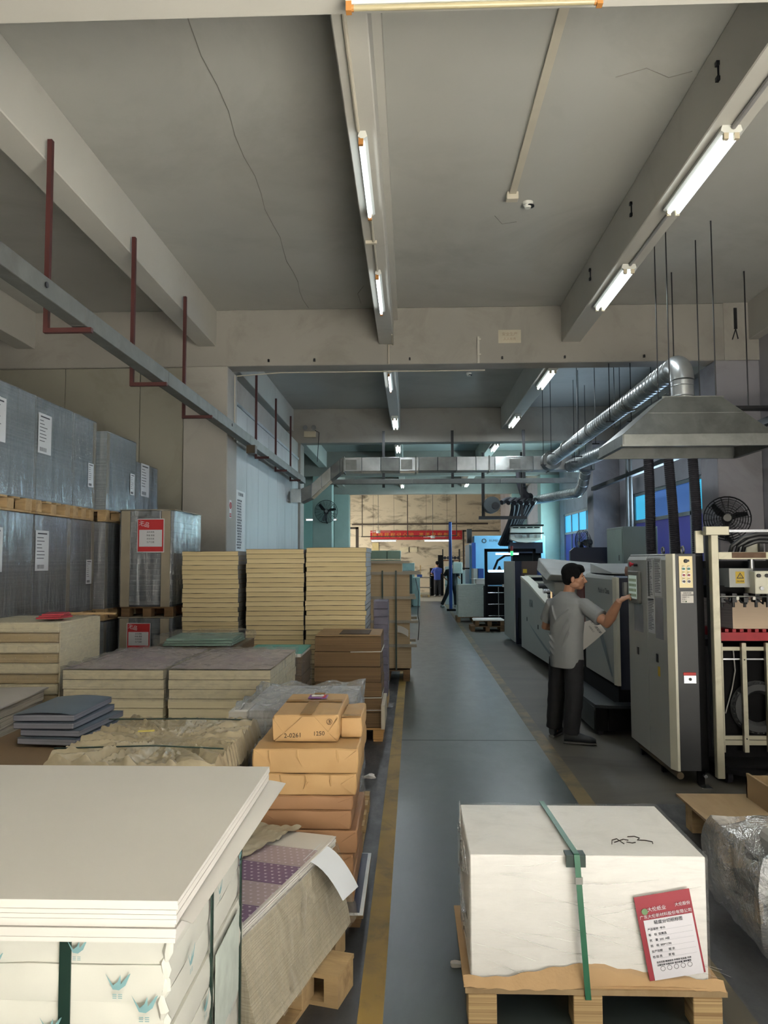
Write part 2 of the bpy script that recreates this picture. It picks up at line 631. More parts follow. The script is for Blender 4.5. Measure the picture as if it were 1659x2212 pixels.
# far left rooms seen past the columns
struct(MB().box(-6.2, -6.1, 18.5, 32.6, 0, 4.56).build('wall_far_left', greenwall))
struct(MB().box(-6.2, -3.25, 32.7, 32.85, 0, 4.56).build('wall_far_cross', greenwall))
struct(MB().box(-3.25, -2.75, 25.5, 25.9, 0, 4.5).build('wall_pier', greenwall))
# ================================================================ lights, trunking, ducts
white_en = pm('white_enamel', (214, 214, 206), 0.35, var=.04)
beige_pl = pm('aged_plastic', (196, 184, 158), 0.5, var=.08)
amber_pl = pm('amber_plastic', (176, 120, 60), 0.5, var=.1)
galv = pm('galvanised_steel', (126, 128, 125), 0.42, 0.8, var=.16, scale=5, bmp=.04, bscale=8, stain=(95, 96, 94), stain_amt=.5, stain_scale=3)
galv2 = pm('galvanised_trunking', (108, 110, 106), 0.55, 0.4, var=.14, scale=5, stain=(92, 90, 84), stain_amt=.6, stain_scale=2.5)
duct_m = pm('bright_duct_sheet', (172, 175, 175), 0.34, 0.75, var=.3, scale=2.6, bmp=.12, bscale=3)
duct_b = pm('mirror_duct_sheet', (196, 200, 200), 0.2, 0.95, var=.25, scale=3.5, bmp=.3, bscale=4)
duct_d = pm('dull_duct_sheet', (112, 115, 114), 0.38, 0.8, var=.3, scale=3, bmp=.2, bscale=3)
rust_red = pm('red_oxide_paint', (74, 36, 34), 0.6, var=.15)
blackm = pm('satin_black', (26, 27, 30), 0.45, var=.15)
rubber = pm('dark_hose_rubber', (46, 45, 52), 0.65, var=.15)
tube_on = emit('lit_tube', (238, 250, 255), 10.0)
tube_off = pm('unlit_tube', (164, 154, 122), 0.3, var=.05)


def tube_lamp(name, label, loc, rz, ntube, lit, group=None, light=0.0):
    """1.25 m batten along local Y; loc is the top centre"""
    t = thing(name, label, 'light', loc, rz, group)
    wd = .045 if ntube == 1 else .13
    hb = MB()
    hb.prism([(-wd / 2, 0), (wd / 2, 0), (wd / 2 + .012, -.04), (wd / 2 - .01, -.055), (-wd / 2 + .01, -.055), (-wd / 2 - .012, -.04)], 'Y', -.625, .625)
    hb.build('housing', white_en, t, local=True)
    for k in range(ntube):
        x = (k - (ntube - 1) / 2) * .075 - (.012 if ntube == 1 else 0)
        MB().cyl((x, -.585, -.078), (x, .585, -.078), .0145, 12).build('tube', tube_on if lit else tube_off, t, smooth=True, local=True)
        for s in (-1, 1):
            e = MB()
            e.box(x - .017, x + .017, s * .61 - .014, s * .61 + .014, -.1, -.05)
            e.cyl((x, s * .585, -.078), (x, s * .602, -.078), .0165, 10)
            e.build('lamp_holder', amber_pl if ntube == 1 else beige_pl, t, local=True)
    if lit and light:
        d = bpy.data.lights.new('tube_light', 'AREA')
        d.shape = 'RECTANGLE'
        d.size = .06 * ntube
        d.size_y = 1.15
        d.energy = light
        d.color = (.86, .95, 1.0)
        lo = bpy.data.objects.new('tube_light', d)
        COL.objects.link(lo)
        lo.parent = t
        lo.location = (0, 0, -.1)
    return t


ZB = 4.85
CL = [(5.95, 1), (8.6, 1), (12.95, 1), (16.9, 2), (20.8, 2), (31.4, 2)]
names_c = ['single lit tube lamp under the centre beam, nearest the camera', 'second single lit tube lamp under the centre beam, before the wide cross beam',
           'lit tube lamp under the centre beam just past the wide cross beam', 'twin tube lamp under the centre beam before the second cross beam',
           'small bright tube lamp above the rectangular duct on the centre line', 'tiny bright tube lamp on the centre line near the far opening']
for (y, nt_), lb in zip(CL, names_c):
    tube_lamp('tube_lamp', lb, (-.33, y, ZB), 0, nt_, True, light=10 if y < 11 else 34)
names_r = ['large bright twin tube lamp under the right beam, nearest the camera', 'second bright twin tube lamp under the right beam, before the wide cross beam',
           'twin tube lamp under the right beam just past the wide cross beam', 'twin tube lamp under the right beam before the second cross beam',
           'small bright tube lamp on the right beam above the rectangular duct', 'tiny bright tube lamp on the right beam near the far opening']
for y, lb in zip((5.98, 8.55, 12.85, 16.8, 20.7, 31.1), names_r):
    tube_lamp('tube_lamp', lb, (2.29, y, ZB), 0, 2, True, light=16 if y < 11 else 44)
# the unlit lamp on the nearest cross beam
tube_lamp('tube_lamp', 'unlit yellowed tube lamp on the near cross beam at the top edge', (.32, 3.62, 4.56), PI / 2, 1, False)
# tubes hanging over the far workshop
for x, y, lb in ((-1.3, 37, 'white tube lamp hanging left below the red banner'), (1.25, 37, 'white tube lamp hanging right below the red banner')):
    tube_lamp('tube_lamp', lb, (x, y, 2.75), PI / 2, 1, True, light=8)
    o = MB()
    o.cyl((x - .5, y, 2.75), (x - .5, y, ZC), .006, 5).cyl((x + .5, y, 2.75), (x + .5, y, ZC), .006, 5)
    tag(o.build('lamp_chain', blackm), 'thin suspension wires of the hanging tube lamp, %s' % ('left' if x < 0 else 'right'), 'wires')
tube_lamp('tube_lamp', 'lit tube lamp in the side room left of the wall fan', (-3.5, 30, 3.42), PI / 2, 1, True, light=5)
tag(MB().cyl((-3.7, 30, 3.42), (-3.7, 30, ZC), .006, 5).cyl((-3.3, 30, 3.42), (-3.3, 30, ZC), .006, 5).build('lamp_wire', blackm), 'thin wires holding the side room tube lamp', 'wires')

# conduits along the beams
cond = pm('pvc_conduit', (198, 190, 172), 0.5, var=.06)
o = MB().tube([(-.36, 3.8, 4.835), (-.36, 5.3, 4.835)], .014, 8).tube([(-.34, 6.58, 4.838), (-.34, 7.97, 4.838)], .012, 8).box(-.42, -.31, 7.22, 7.26, 4.82, 4.85).tube([(-.24, 10.3, 4.84), (-.24, 10.79, 4.84), (-.3, 10.79, 4.84), (-.3, 10.79, 4.56)], .01, 6)
struct(o.build('trim_conduit_centre', cond, smooth=True))
o = MB().tube([(2.3, 3.8, 4.83), (2.3, 5.35, 4.83)], .018, 8).tube([(2.3, 6.62, 4.835), (2.3, 7.92, 4.835)], .014, 8).tube([(2.3, 11.2, 4.835), (2.3, 12.2, 4.835)], .014, 8)
struct(o.build('trim_conduit_right', pm('grey_conduit', (150, 148, 146), .5), smooth=True))
o = MB().box(.985, 1.05, 3.8, 7.36, ZC - .03, ZC)
struct(o.build('trim_ceiling_trunking', cond))
o = MB().box(.96, 1.075, 7.36, 7.45, ZC - .075, ZC)
tag(o.build('junction_box', cond, bevel=.006), 'small cream junction box at the end of the ceiling trunking', 'junction box')
o = MB().tube([(-2.56, 11.16, 4.5), (-1.9, 11.16, 4.545), (1.1, 11.16, 4.545)], .009, 6).tube([(-2.575, 11.1, 4.5), (-2.575, 11.1, 3.55)], .009, 6)
struct(o.build('trim_conduit_cross', cond, smooth=True))

for x, y, lb in ((1.2, 7.61, 'white round smoke detector beside the ceiling trunking end'), (1.14, 14.74, 'small white smoke detector on the ceiling past the wide cross beam')):
    t = thing('smoke_detector', lb, 'smoke detector', (x, y, ZC))
    MB().cyl((x, y, ZC - .03), (x, y, ZC), .05, 20, r2=.055).build('base', white_en, t, smooth=True)
    MB().cyl((x, y, ZC - .06), (x, y, ZC - .03), .03, 16, r2=.045).build('sensor', white_en, t, smooth=True)
    MB().cyl((x + .02, y, ZC - .045), (x + .02, y, ZC - .034), .046, 16).build('vent_band', blackm, t)

# bolts, brackets and faded notice on the wide cross beam
for i, x in enumerate((-2.02, -1.36, 0.0, 1.31, 2.19, 3.3)):
    o = MB().cbox(x, 10.795, 4.63, .025, .03, .035).cyl((x, 10.78, 4.645), (x, 10.81, 4.645), .008, 6)
    tag(o.build('anchor_bolt', blackm), '%s anchor bolt from the left along the lower edge of the wide cross beam' % ('first', 'second', 'third', 'fourth', 'fifth', 'sixth')[i], 'bolt', 'anchor bolts on the cross beam')
o = MB().cbox(.975, 10.797, 4.75, .03, .02, .38).cbox(.985, 10.79, 4.9, .05, .02, .03).cbox(.985, 10.79, 4.68, .05, .02, .03)
tag(o.build('steel_strap', pm('weathered_white_steel', (190, 186, 176), .6)), 'white perforated steel strap on the wide cross beam', 'bracket')
t = thing('notice', 'faded yellowish paper notice stuck on the wide cross beam', 'notice', (1.42, 10.8, 4.93))
sheet(MB(), (1.42, 10.806, 4.94), (1, 0, 0), (0, 0, 1), .32, .19).build('paper', pm('faded_notice_paper', (196, 188, 168), .9), t)
text('lettering', '安全生产', .055, (1.42, 10.802, 4.97), (1, 0, 0), (0, 0, 1), pm('faded_ink', (168, 148, 128), .9), t)
text('lettering', '人人有责', .045, (1.42, 10.802, 4.90), (1, 0, 0), (0, 0, 1), pm('faded_ink', (168, 148, 128), .9), t)
for i, (y, x) in enumerate(((5.2, 2.15), (7.3, 2.15), (9.0, 2.15))):
    o = MB().cbox(x - .01, y, 5.2, .025, .035, .03).cbox(x - .01, y, 5.09, .025, .035, .03).cbox(x - .006, y, 5.145, .012, .006, .14)
    tag(o.build('anchor_bracket', blackm), '%s black anchor bracket on the left side of the right beam' % ('nearest', 'middle', 'farthest')[i], 'bracket', 'anchor brackets on the right beam')

o = MB().box(4.56, 4.6, 10.78, 10.8, 5.0, 5.3).tube([(4.58, 10.79, 5.0), (4.53, 10.79, 4.85)], .008, 5).tube([(4.58, 10.79, 5.0), (4.61, 10.79, 4.86)], .008, 5)
tag(o.build('pronged_bracket', blackm), 'dark two-pronged bracket beside the right end of the wide cross beam', 'bracket')
# trunking with red hangers along the left side
t = thing('cable_trunking', 'long grey steel cable trunking hung on red brackets along the left side', 'trunking', (-2.45, 10, 3.5))
y = 1.6
while y < 17.3:
    ye = min(y + 1.96, 17.45)
    MB().box(-2.52, -2.40, y + .003, ye - .003, 3.52, 3.66).build('trunking_section', galv2, t, bevel=.004)
    y = ye
for y in (3.8, 5.57, 7.34, 9.06, 12.76, 14.65, 16.48):
    hx = -2.735 if y < 11 else -2.61
    h = MB().box(hx, hx + .035, y - .02, y + .02, 3.48, 4.97 if y < 11 else 4.9).build('hanger', rust_red, t)
    MB().box(hx + .035, -2.37, y - .02, y + .02, 3.48, 3.515).build('arm', rust_red, h)
for y in (4.9, 10.2):
    MB().cyl((-2.398, y, 3.6), (-2.39, y, 3.6), .02, 12).build('knockout', blackm, t)
o = MB().box(-2.45, -2.32, 11.35, 11.5, 3.38, 3.5)
tag(o.build('terminal_box', pm('brass_dark', (70, 60, 44), .6)), 'small brown terminal box under the trunking at the column', 'box')
t = thing('cable_trunking', 'grey steel cable trunking crossing the hall below the rectangular duct', 'trunking', (1, 17.35, 3.5))
x = -1.9
while x < 3.7:
    xe = min(x + 1.96, 3.74)
    MB().box(x + .003, xe - .003, 17.3, 17.42, 3.49, 3.6).build('trunking_section', galv2, t, bevel=.004)
    x = xe
for x in (-.61, .96, 2.58):
    MB().box(x - .03, x + .03, 17.44, 17.5, 3.42, 4.72).build('hanger', blackm, t)

# rectangular duct
t = thing('rectangular_duct', 'shiny rectangular sheet metal duct crossing the hall with a stepped left end', 'duct', (1, 16.6, 3.7))
YD0, YD1 = 16.5, 16.95
def duct_seg(xa, za, xb, zb, h, nm='duct_section'):
    # za, zb: bottom heights at both ends
    m_ = MB().hexa([(xa, YD0, za), (xb, YD0, zb), (xb, YD1, zb), (xa, YD1, za), (xa, YD0, za + h), (xb, YD0, zb + h), (xb, YD1, zb + h), (xa, YD1, za + h)])
    return m_.build(nm, random.choice((duct_m, duct_b, duct_d)), t, bevel=.006)
duct_seg(-2.595, 3.02, -2.36, 3.02, .3)
pts = [(-2.36, 3.02), (-2.14, 3.12), (-1.92, 3.32), (-1.72, 3.5), (-1.52, 3.66), (-1.46, 3.69)]
for (a, b), (c, d) in zip(pts, pts[1:]):
    duct_seg(a + .002, b, c - .002, d, .3)
x = -1.46
while x < 3.9:
    xe = min(x + .41, 3.95)
    duct_seg(x + .003, 3.69, xe - .003, 3.69, .3)
    x = xe
for x in (-1.44, .12, 1.7, 3.0):
    MB().box(x - .015, x + .015, YD0 - .02, YD1 + .02, 3.665, 4.01).build('flange', galv, t)
for x in (-1.28, -.08, 2.25):
    MB().box(x - .12, x + .12, YD0 - .006, YD0, 3.72, 3.94).build('access_plate', galv, t, bevel=.003)


def spiral_duct(name, label, pts, r, mat, pitch=.11, n=20, group=None, cat='duct', collars=True):
    t = thing(name, label, cat, pts[0], 0, group)
    MB().tube(pts, r, n).build('pipe', mat, t, smooth=True)
    rb = MB()
    for a, b in zip(pts, pts[1:]):
        a, b = Vector(a), Vector(b)
        L = (b - a).length
        k = int(L / pitch)
        for i in range(k):
            rb.ring(a + (b - a) * ((i + .5) / max(k, 1)), b - a, r, .006, n, 4)
    rb.build('seam_ribs', mat, t)
    return t


# extraction hood and its pipe
t = thing('extraction_hood', 'large galvanised pyramid extraction hood hanging above the machine feeder', 'hood', (2.97, 8.4, 2.94))
X0, X1, HY0, HY1 = 2.2, 3.74, 7.95, 8.95
tx0, tx1, ty0, ty1, tz = 2.69, 3.27, 8.12, 8.7, 3.48
zs = 3.06
def pan(p, nm='panel'):
    c = sum((Vector(q) for q in p), Vector()) / 4
    nrm = (Vector(p[1]) - Vector(p[0])).cross(Vector(p[3]) - Vector(p[0])).normalized() * .006
    MB().hexa([Vector(q) for q in p] + [Vector(q) + nrm for q in p]).build(nm, galv, t)
lo = [(X0, HY0, zs), (X1, HY0, zs), (X1, HY1, zs), (X0, HY1, zs)]
hi = [(tx0, ty0, tz), (tx1, ty0, tz), (tx1, ty1, tz), (tx0, ty1, tz)]
def lerp(a, b, k): return tuple(a[i] + (b[i] - a[i]) * k for i in range(3))
md = [lerp(a, b, .56) for a, b in zip(lo, hi)]
for i in range(4):
    j = (i + 1) % 4
    pan([lo[i], lo[j], md[j], md[i]])
    pan([md[i], md[j], hi[j], hi[i]])
MB().box(tx0, tx1, ty0, ty1, tz, tz + .012).build('top_plate', galv, t)
for a, b, c, d in ((X0, X1, HY0 - .01, HY0), (X0, X1, HY1, HY1 + .01), (X0 - .01, X0, HY0, HY1), (X1, X1 + .01, HY0, HY1)):
    MB().box(a, b, c, d, 2.95, zs).build('skirt', galv, t)
lip = MB().box(X0 - .02, X1 + .02, HY0 - .03, HY0 + .02, 2.935, 2.955).box(X0 - .02, X1 + .02, HY1 - .02, HY1 + .03, 2.935, 2.955).box(X0 - .03, X0 + .02, HY0, HY1, 2.935, 2.955).box(X1 - .02, X1 + .03, HY0, HY1, 2.935, 2.955)
lip.build('lip', galv, t)
MB().box(tx0 - .03, tx1 + .03, ty0 - .006, ty0 + .01, tz - .01, tz + .012).box(md[0][0], md[1][0], md[0][1] - .006, md[0][1], md[0][2] - .006, md[0][2] + .006).build('seam', galv, t)
for x, y in ((2.74, 8.12), (2.78, 8.62), (3.22, 8.12), (3.24, 8.62)):
    MB().cyl((x, y, tz), (x, y, ZC), .0065, 6).build('hanging_rod', blackm, t)
A = Vector((2.98, 8.42, tz + .01))
t2 = spiral_duct('spiral_duct', 'round spiral duct rising from the hood and running back along the hall', [(2.98, 8.42, tz + .01), (2.98, 8.42, 3.72)], .12, duct_m)
arc = [(2.98, 8.42 + .18 * (1 - math.cos(a)), 3.72 + .2 * math.sin(a)) for a in [i * PI / 2 / 6 for i in range(7)]]
MB().tube(arc, .125, 20).build('elbow', duct_m, t2, smooth=True)
run = [(2.98, 8.6, 3.92), (2.98, 16.2, 3.86)]
MB().tube(run, .12, 20).build('pipe', duct_m, t2, smooth=True)
rb = MB()
for i in range(58):
    rb.ring((2.98, 8.7 + i * .13, 3.92 - .06 * (i / 58)), (0, 1, 0), .12, .006, 20, 4)
rb.build('seam_ribs', duct_m, t2)
for y in (10.4, 12.6, 14.6):
    MB().cyl((2.98, y - .03, 3.9), (2.98, y + .03, 3.9), .132, 20).build('clamp', galv, t2, smooth=True)
MB().cyl((2.98, 16.15, 3.86), (2.98, 16.47, 3.86), .2, 20).build('flange', galv, t2, smooth=True)
t2 = spiral_duct('spiral_duct', 'second round spiral duct running behind the extraction hood', [(3.42, 16.48, 3.76), (3.86, 10.9, 3.78)], .13, duct_m, .14)
t2 = spiral_duct('spiral_duct', 'far lower round duct sloping under the cross trunking', [(3.35, 23.6, 3.5), (3.98, 18.3, 3.36), (3.96, 17.75, 3.46), (3.92, 17.3, 3.7), (3.9, 17.1, 3.8)], .12, duct_m, .2)

# thin threaded rods
for i, (x, y, z) in enumerate(((2.6, 14.2, 3.72), (2.75, 15.9, 4.0), (3.2, 14.6, 3.74), (3.28, 15.4, 4.0), (3.62, 15.9, 3.9), (3.85, 14.1, 3.94), (3.95, 12.6, 3.93), (3.35, 12.6, 3.94), (2.83, 10.9, 4.05), (3.13, 10.9, 4.05), (2.83, 13.0, 4.03), (3.13, 13.0, 4.03))):
    tag(MB().cyl((x, y, 3.72), (x, y, ZC), .006, 5).cbox(x, y, 3.72, .12, .02, .02).build('threaded_rod', blackm), 'thin dark threaded rod, %s' % ('left of the round duct joint', 'left behind the round duct joint', 'between the two round ducts, nearer', 'between the two round ducts, farther', 'at the far end of the second duct', 'right of the second duct', 'right of the second duct behind the hood', 'left of the second duct behind the hood', 'nearest on the left of the hood duct', 'nearest on the right of the hood duct', 'midway on the left of the hood duct', 'midway on the right of the hood duct')[i], 'rod', 'threaded rods above the ducts')

# corrugated hoses behind the hood
for i, (xt, xb, lb) in enumerate(((2.95, 2.97, 'leftmost dark corrugated hose hanging below the hood'), (3.18, 3.27, 'middle dark corrugated hose hanging below the hood'), (3.5, 3.53, 'rightmost dark corrugated hose hanging below the hood'))):
    t = thing('flexible_hose', lb, 'hose', (xb, 9.6, 1.74))
    pth = [(xt + (xb - xt) * k / 12 + .005 * math.sin(k * .6 + i), 9.6 + .02 * math.sin(k * .7), 3.5 - 1.76 * k / 12) for k in range(13)]
    MB().tube(pth, .058, 12).build('hose', rubber, t, smooth=True)
    rb = MB()
    for k in range(12):
        a, b = Vector(pth[k]), Vector(pth[k + 1])
        for j in range(6):
            rb.ring(a + (b - a) * (j / 6), b - a, .058, .006, 12, 4)
    rb.build('ribs', rubber, t)
    MB().cyl((xt, 9.6, 3.42), (xt, 9.6, 3.575), .062, 12).build('cuff', galv, t)
# dark steel channel carrying the hose heads, fixed to the right wall side
o = MB().box(3.15, 4.88, 9.52, 9.68, 3.62, 3.66)
for x in (3.18, 3.5):
    o.box(x - .07, x + .07, 9.5, 9.7, 3.58, 3.62)
for x in (3.3, 4.2):
    o.cyl((x, 9.6, 3.65), (x, 9.6, ZC), .008, 6)
tag(o.build('steel_channel', blackm), 'dark steel channel behind the hood from which the hoses hang', 'bracket')
tag(MB().box(4.18, 4.28, 6.0, 17.9, 3.36, 3.44).build('pipe_rail', blackm), 'long dark steel rail along the right wall above the windows', 'rail')
tag(MB().cyl((3.9, 9.1, 3.14), (4.84, 8.3, 3.4), .05, 10).build('slanted_pipe', pm('grey_pipe', (92, 92, 98), .5), smooth=True), 'grey slanted pipe on the right wall beside the hood', 'pipe')

# vacuum blower frame far right
t = thing('blower_frame', 'black U-shaped hanging frame with a vacuum blower and hoses', 'frame', (2.5, 21, 2.9))
MB().box(1.94, 2.0, 20.97, 21.03, 2.93, 4.7).build('upright', blackm, t)
MB().box(2.0, 2.02, 20.9, 20.95, 2.93, 4.7).build('upright', blackm, t)
MB().box(3.0, 3.07, 20.97, 21.03, 2.93, 4.7).build('upright', blackm, t)
MB().box(1.86, 3.15, 20.9, 21.1, 2.87, 2.95).build('cross_bar', blackm, t)
b_ = MB().cyl((2.2, 20.7, 3.25), (2.2, 21.2, 3.25), .22, 18).build('blower_drum', pm('blower_grey', (84, 90, 92), .5), t, smooth=True)
MB().cyl((2.28, 20.66, 3.22), (2.28, 20.72, 3.22), .1, 14).build('inlet', blackm, b_, smooth=True)
for i in range(6):
    pth = []
    for k in range(11):
        u = k / 10
        pth.append((2.45 + .75 * math.sin(u * 2.2 + i * .12) * (1 - u * .55) + .09 * i - .15 * u, 20.7 + .06 * i + u * 1.6, 3.3 - 1.1 * u * u + .35 * math.sin(u * 3) * (1 - u)))
    MB().tube(pth, .07, 8).build('hose', rubber, t, smooth=True)
MB().tube([(3.0, 21.2, 4.3), (3.02, 21.2, 3.9), (3.1, 21.2, 3.6), (3.2, 21.2, 3.5), (3.3, 21.3, 3.5)], .11, 10).build('hose', rubber, t, smooth=True)


def wall_fan(label, c, face, Rf, mount, arm_to):
    """caged wall fan: face is the direction it blows"""
    t = thing('wall_fan', label, 'fan', c)
    f = Vector(face).normalized()
    c = Vector(c)
    u = f.orthogonal().normalized()
    v = f.cross(u)
    cage = MB()
    for k in range(9):
        rr = Rf * (k + 1) / 9
        dz = .09 * (1 - (rr / Rf) ** 2)
        cage.ring(c + f * (dz + .03), f, rr, .0035 if k < 8 else .007, 28, 4)
    for k in range(7):
        rr = Rf * (k + 3) / 9
        cage.ring(c - f * (.07 * (1 - (rr / Rf) ** 2) + .03), f, rr, .0035, 28, 4)
    for k in range(18):
        a = 2 * PI * k / 18
        d = u * math.cos(a) + v * math.sin(a)
        cage.tube([c + f * .12, c + d * Rf * .5 + f * .1, c + d * Rf + f * .03, c + d * Rf - f * .03, c + d * Rf * .55 - f * .08], .003, 4)
    cage.build('cage', blackm, t)
    for k in range(3):
        a = 2 * PI * k / 3 + .5
        d = u * math.cos(a) + v * math.sin(a)
        e = f.cross(d)
        bl = MB()
        P = [c + d * .04 - e * .03 + f * .03, c + d * .04 + e * .03, c + d * Rf * .45 + e * Rf * .2 - f * .01, c + d * Rf * .86 + e * Rf * .1, c + d * Rf * .88 - e * Rf * .08 + f * .03, c + d * Rf * .5 - e * Rf * .08 + f * .03]
        bl.add(P + [q + f * .006 for q in P], [(0, 1, 2, 3, 4, 5), (11, 10, 9, 8, 7, 6)] + [(i, (i + 1) % 6, 6 + (i + 1) % 6, 6 + i) for i in range(6)])
        bl.build('blade', blackm, t)
    MB().cyl(c - f * .2, c - f * .03, Rf * .24, 14).cyl(c - f * .03, c + f * .05, .04, 12).build('motor', blackm, t, smooth=True)
    MB().cyl(c + f * .11, c + f * .125, .05, 14).build('badge', pm('fan_badge', (130, 130, 128), .4), t)
    MB().tube([c - f * .15, c - f * .18 + Vector((0, 0, -Rf * .75)), Vector(arm_to)], .03, 8).build('arm', blackm, t, smooth=True)
    return t


wall_fan('large black caged wall fan on the right column above the feeder', (4.2, 10.35, 2.31), (-.35, -1, .05), .29, None, (4.45, 10.8, 2.0))
wall_fan('black caged wall fan on the pale green column at the left', (-2.76, 25.05, 3.36), (.1, -1, .08), .37, None, (-2.76, 25.38, 3.0))
wall_fan('dark caged fan turned sideways beside the far right window', (3.96, 17.8, 2.15), (-1, -.35, -.1), .3, None, (4.28, 18.1, 2.0))

# emergency lamp on the second cross beam
t = thing('emergency_lamp', 'twin-head emergency lamp on the second cross beam at the left', 'emergency lamp', (-2.37, 18.1, 4.7))
MB().box(-2.52, -2.24, 18.03, 18.12, 4.69, 4.83).build('battery_box', beige_pl, t, bevel=.005)
for x in (-2.48, -2.28):
    MB().cyl((x, 17.98, 4.91), (x, 18.06, 4.91), .055, 16, r2=.03).build('lamp_head', pm('chrome', (190, 190, 190), .2, .9), t, smooth=True)
MB().tube([(-2.26, 18.05, 4.85), (-2.16, 18.05, 4.8), (-2.18, 18.05, 4.5), (-2.2, 18.05, 4.1)], .008, 5).build('cable', blackm, t)

# notices on the partition and column
t = thing('rules_poster', 'tall white printed rules poster on the grey panel partition', 'poster', (-2.66, 11.9, 1.9))
sheet(MB(), (-2.6585, 11.92, 2.38), (0, 1, 0), (0, 0, 1), .62, .96).build('paper', pm('poster_paper', (206, 208, 206), .7, var=.02), t)
ink = pm('grey_ink', (96, 98, 104), .8)
text('lettering', '安全操作规程', .06, (-2.657, 11.92, 2.8), (0, 1, 0), (0, 0, 1), ink, t)
for k in range(18):
    text('lettering', random.choice(['一机器运转时禁止触摸', '二上班必须穿工作服', '三保持现场清洁整齐', '四发现异常立即停机', '五下班关闭电源气源']), .034, (-2.657, 11.66, 2.7 - k * .043), (0, 1, 0), (0, 0, 1), ink, t, align='LEFT')
t = thing('no_smoking_sign', 'small white no-smoking sign with red circle beside the column', 'sign', (-2.59, 11.02, 2.4))
sheet(MB(), (-2.61 + .001, 11.03, 2.52), (0, 1, 0), (0, 0, 1), .13, .26).build('plate', pm('sign_white', (205, 205, 205), .5, var=.02), t)
redm = pm('sign_red', (178, 34, 38), .5, var=.05)
sg = MB().ring((-2.606, 11.03, 2.57), (1, 0, 0), .045, .006, 24, 4)
sg.hexa([(-2.606, 10.998, 2.6), (-2.606, 11.006, 2.604), (-2.606, 11.062, 2.54), (-2.606, 11.054, 2.536), (-2.604, 10.998, 2.6), (-2.604, 11.006, 2.604), (-2.604, 11.062, 2.54), (-2.604, 11.054, 2.536)])
sg.build('red_circle', redm, t)
sheet(MB(), (-2.607, 11.03, 2.43), (0, 1, 0), (0, 0, 1), .1, .055).build('red_band', redm, t)
text('lettering', '禁止吸烟', .025, (-2.605, 11.03, 2.43), (0, 1, 0), (0, 0, 1), pm('sign_white', (205, 205, 205)), t)
# ================================================================ pallets and paper on the left
wood = pm('pallet_wood', (182, 154, 112), 0.8, var=.16, scale=2.2, bmp=.2, bscale=30, stretch=(.6, 4, 4), stain=(112, 84, 54), stain_amt=.5, stain_scale=2)
wood_d = pm('old_pallet_wood', (120, 92, 62), 0.85, var=.18, scale=2.2, bmp=.2, bscale=30, stretch=(.6, 4, 4), stain=(66, 50, 36), stain_amt=.6, stain_scale=2)
wrap_clear = film('stretch_film', haze=.08, gloss=.17, rough=.1, stretch=(5, 5, 9), scale=2.4, crinkle=.05)
wrap_blue = film('bluish_stretch_film', (196, 206, 214), .3, .34, .14, (7, 7, .8), 1.3, (0, .03, 0), .03)  # vertical haze streaks paint reflections and bluish sheen onto the wrap
wrap_tan = film('dusty_film', (196, 186, 164), .26, .16, .2, (9, 9, 2.0), 1.6, (0, .35, 0), .04)


def pallet(label, x0, x1, y0, y1, z0=0.0, h=.13, mat=None, rz=0, nb=3, group=None, nd=5, along='X'):
    """block pallet: deck boards on blocks, runner boards beneath"""
    mat = mat or wood
    cx, cy = (x0 + x1) / 2, (y0 + y1) / 2
    t = thing('pallet', label, 'pallet', (cx, cy, z0), rz, group)
    wx, wy = x1 - x0, y1 - y0
    tb = .018
    for k in range(nd):
        b = .11 if wy > .6 else .08
        yy = -wy / 2 + b / 2 + (wy - b) * k / (nd - 1)
        MB().box(-wx / 2, wx / 2, yy - b / 2, yy + b / 2, h - tb, h).build('deck_board', mat, t, local=True)
    for i in range(nb):
        xx = -wx / 2 + .05 + (wx - .1) * i / (nb - 1)
        MB().box(xx - .045, xx + .045, -wy / 2, wy / 2, 0, tb).build('runner', mat, t, local=True)
        for j in range(3):
            yy = -wy / 2 + .06 + (wy - .12) * j / 2
            MB().box(xx - .05, xx + .05, yy - .06, yy + .06, tb, h - tb).build('block', mat, t, local=True, bevel=.003)
    return t


def nz(x, y, z, s=1.0, seed=0.0):
    return noise.noise(Vector((x * s + seed, y * s - seed, z * s + seed * .7)))


